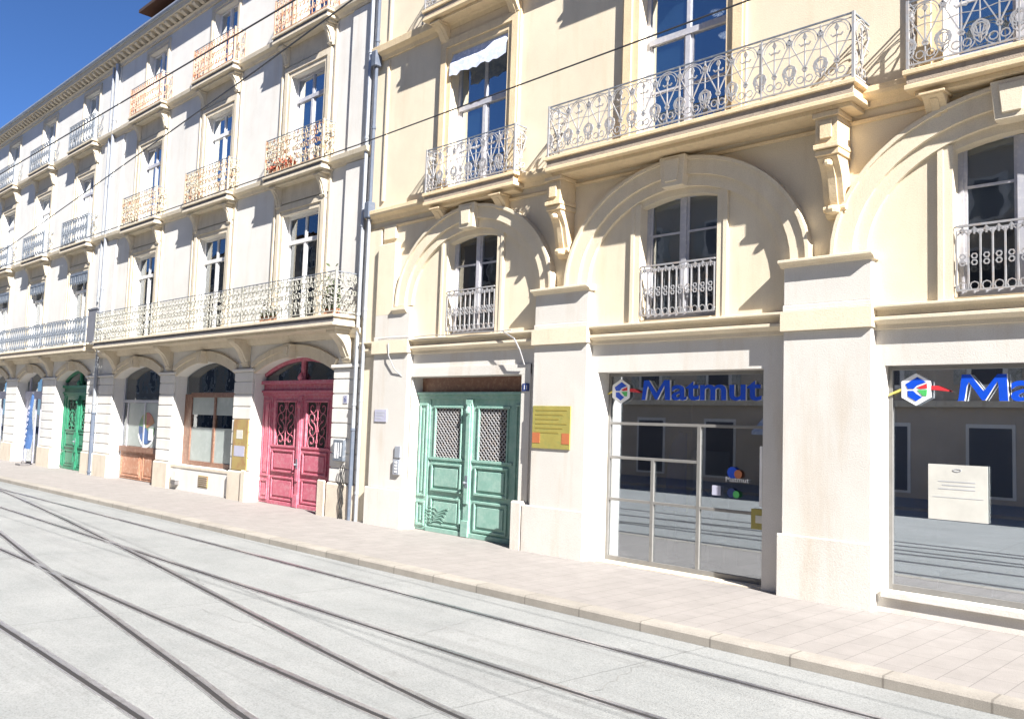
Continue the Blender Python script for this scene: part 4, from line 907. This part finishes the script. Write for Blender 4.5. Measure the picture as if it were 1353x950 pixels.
# big paper notice on second shop window
o=empty('paper_notice',(-3.8,.1,1.3),'large white paper notice taped inside the second shop window','notice')
MB().box(-4.21,-3.47,.115,.122,1.33,2.07).build('sheet',M['paper'],o)
m=MB(); m.tube([(-3.84+.05*math.cos(R(a)),.113,2.0+.018*math.sin(R(a))) for a in range(0,361,30)],.005)
for i in range(3): m.box(-4.08+.05*(i%2),-3.62,.1125,.1145,1.84-.05*i,1.85-.05*i)
m.box(-4.15,-3.52,.1125,.1145,1.63,1.636)
m.build('faded_print',M['ink'],o)
for k,x in enumerate((-4.4,-3.68)):
    o=empty('stool',(x,1.1,0),('left' if k==0 else 'right')+' of two white pedestal stools behind the second shop window','stool')
    MB().lathe((x,1.1,0),[(.03,.5),(.12,.55),(.2,.68),(.22,.85),(.2,.85),(.17,.7),(.03,.6)],16).build('seat',M['whitep'],o,smooth=True); MB().lathe((x,1.1,0),[(.2,.01),(.2,.03),(.03,.06),(.03,.5)],16).build('pedestal',M['whitep'],o,smooth=True)
# ================================================================== OPPOSITE SIDE (unseen; shaped for reflections and raised to block low sky)
O=empty('opposite_building',(-12,-24,0),'plain ochre row of houses across the street, unseen, raised to block low sky, mirrored in the shop glass','building')
m=MB(); m.box(-110,60,-34,-24,-.1,17); m.build('wall',M['farwall'],O)
MB().yz([(-23.6,17.01),(-29,18.3),(-34.4,17.01)],-110,60).build('roof',M['roof'],O)
for z0 in (3.7,7.2,10.6,13.8,16.6): MB().box(-110,60,-24,-23.8,z0,z0+.25).build('string_course',M['white_trim'],O)
fr_=MB(); aw_=MB(); dr_=MB(); m=MB(); rn=random.Random(5)
for i in range(40):
    x=-105+4.1*i+rn.uniform(-.2,.2)
    m.box(x,x+1.5,-24.0,-23.95,.3,2.9); fr_.box(x-.12,x+1.62,-24,-23.97,.2,3.05)
    if i%3==0: aw_.yz([(-23.9,3.1),(-22.9,2.5),(-22.9,2.35),(-23.9,2.95)],x-.8,x+2.3)
    for z0,h in ((4.6,2.0),(8.0,1.8),(11.2,1.6),(14.4,1.4)):
        m.box(x+.1,x+1.2,-24.0,-23.95,z0,z0+h); fr_.box(x-.08,x+1.38,-24,-23.97,z0-.15,z0+h+.15); dr_.box(x-.55,x-.1,-24,-23.94,z0,z0+h); dr_.box(x+1.4,x+1.85,-24,-23.94,z0,z0+h)
fr_.build('window_frame',M['white'],O); aw_.build('awning',M['awning'],O); dr_.build('open_shutter',M['iron_pale'],O)
m.build('shutter',M['farwin'],O)
# ================================================================== CAMERA
fw=None
yaw,pitch,roll=R(44.5343097),R(4.36472234),R(1.94125648)
fw=Vector((-math.sin(yaw)*math.cos(pitch),math.cos(yaw)*math.cos(pitch),math.sin(pitch)))
r=fw.cross(Vector((0,0,1))).normalized(); u=r.cross(fw)
r2=math.cos(roll)*r+math.sin(roll)*u; u2=-math.sin(roll)*r+math.cos(roll)*u
cd=bpy.data.cameras.new('camera'); co=bpy.data.objects.new('camera',cd); col.objects.link(co)
mw=Matrix((( r2.x,u2.x,-fw.x,0),(r2.y,u2.y,-fw.y,-12.3602),(r2.z,u2.z,-fw.z,2.4),(0,0,0,1)))
co.matrix_world=mw; cd.sensor_width=36; cd.lens=36*1136.4234/1353; cd.clip_end=2000; cd.clip_start=.05
scene.camera=co
# ================================================================== LIGHT
sd=Vector((3.0,-1,2.4)).normalized()       # towards the sun
el=math.asin(sd.z); az=math.atan2(sd.x,sd.y)
world=bpy.data.worlds.new('World'); scene.world=world; world.use_nodes=True; nt=world.node_tree; bg=nt.nodes['Background']
sky=nt.nodes.new('ShaderNodeTexSky'); sky.sky_type='NISHITA'; sky.sun_disc=False; sky.sun_elevation=el; sky.sun_rotation=az; sky.altitude=4500; sky.air_density=1; sky.dust_density=0; sky.ozone_density=10
nt.links.new(sky.outputs[0],bg.inputs[0]); bg.inputs[1].default_value=.05
ld=bpy.data.lights.new('sun','SUN'); ld.energy=5; ld.angle=R(.5); ld.color=(1,.97,.925); lo=bpy.data.objects.new('sun',ld); col.objects.link(lo)
lo.rotation_euler=sd.to_track_quat('Z','Y').to_euler(); lo.location=(10,-20,30)
scene.view_settings.view_transform='Standard'; scene.view_settings.look='None'; scene.view_settings.exposure=1.78; scene.view_settings.gamma=1
scene.render.engine='CYCLES'; scene.cycles.max_bounces=8; scene.cycles.transparent_max_bounces=16
scene.render.resolution_x=1024; scene.render.resolution_y=718
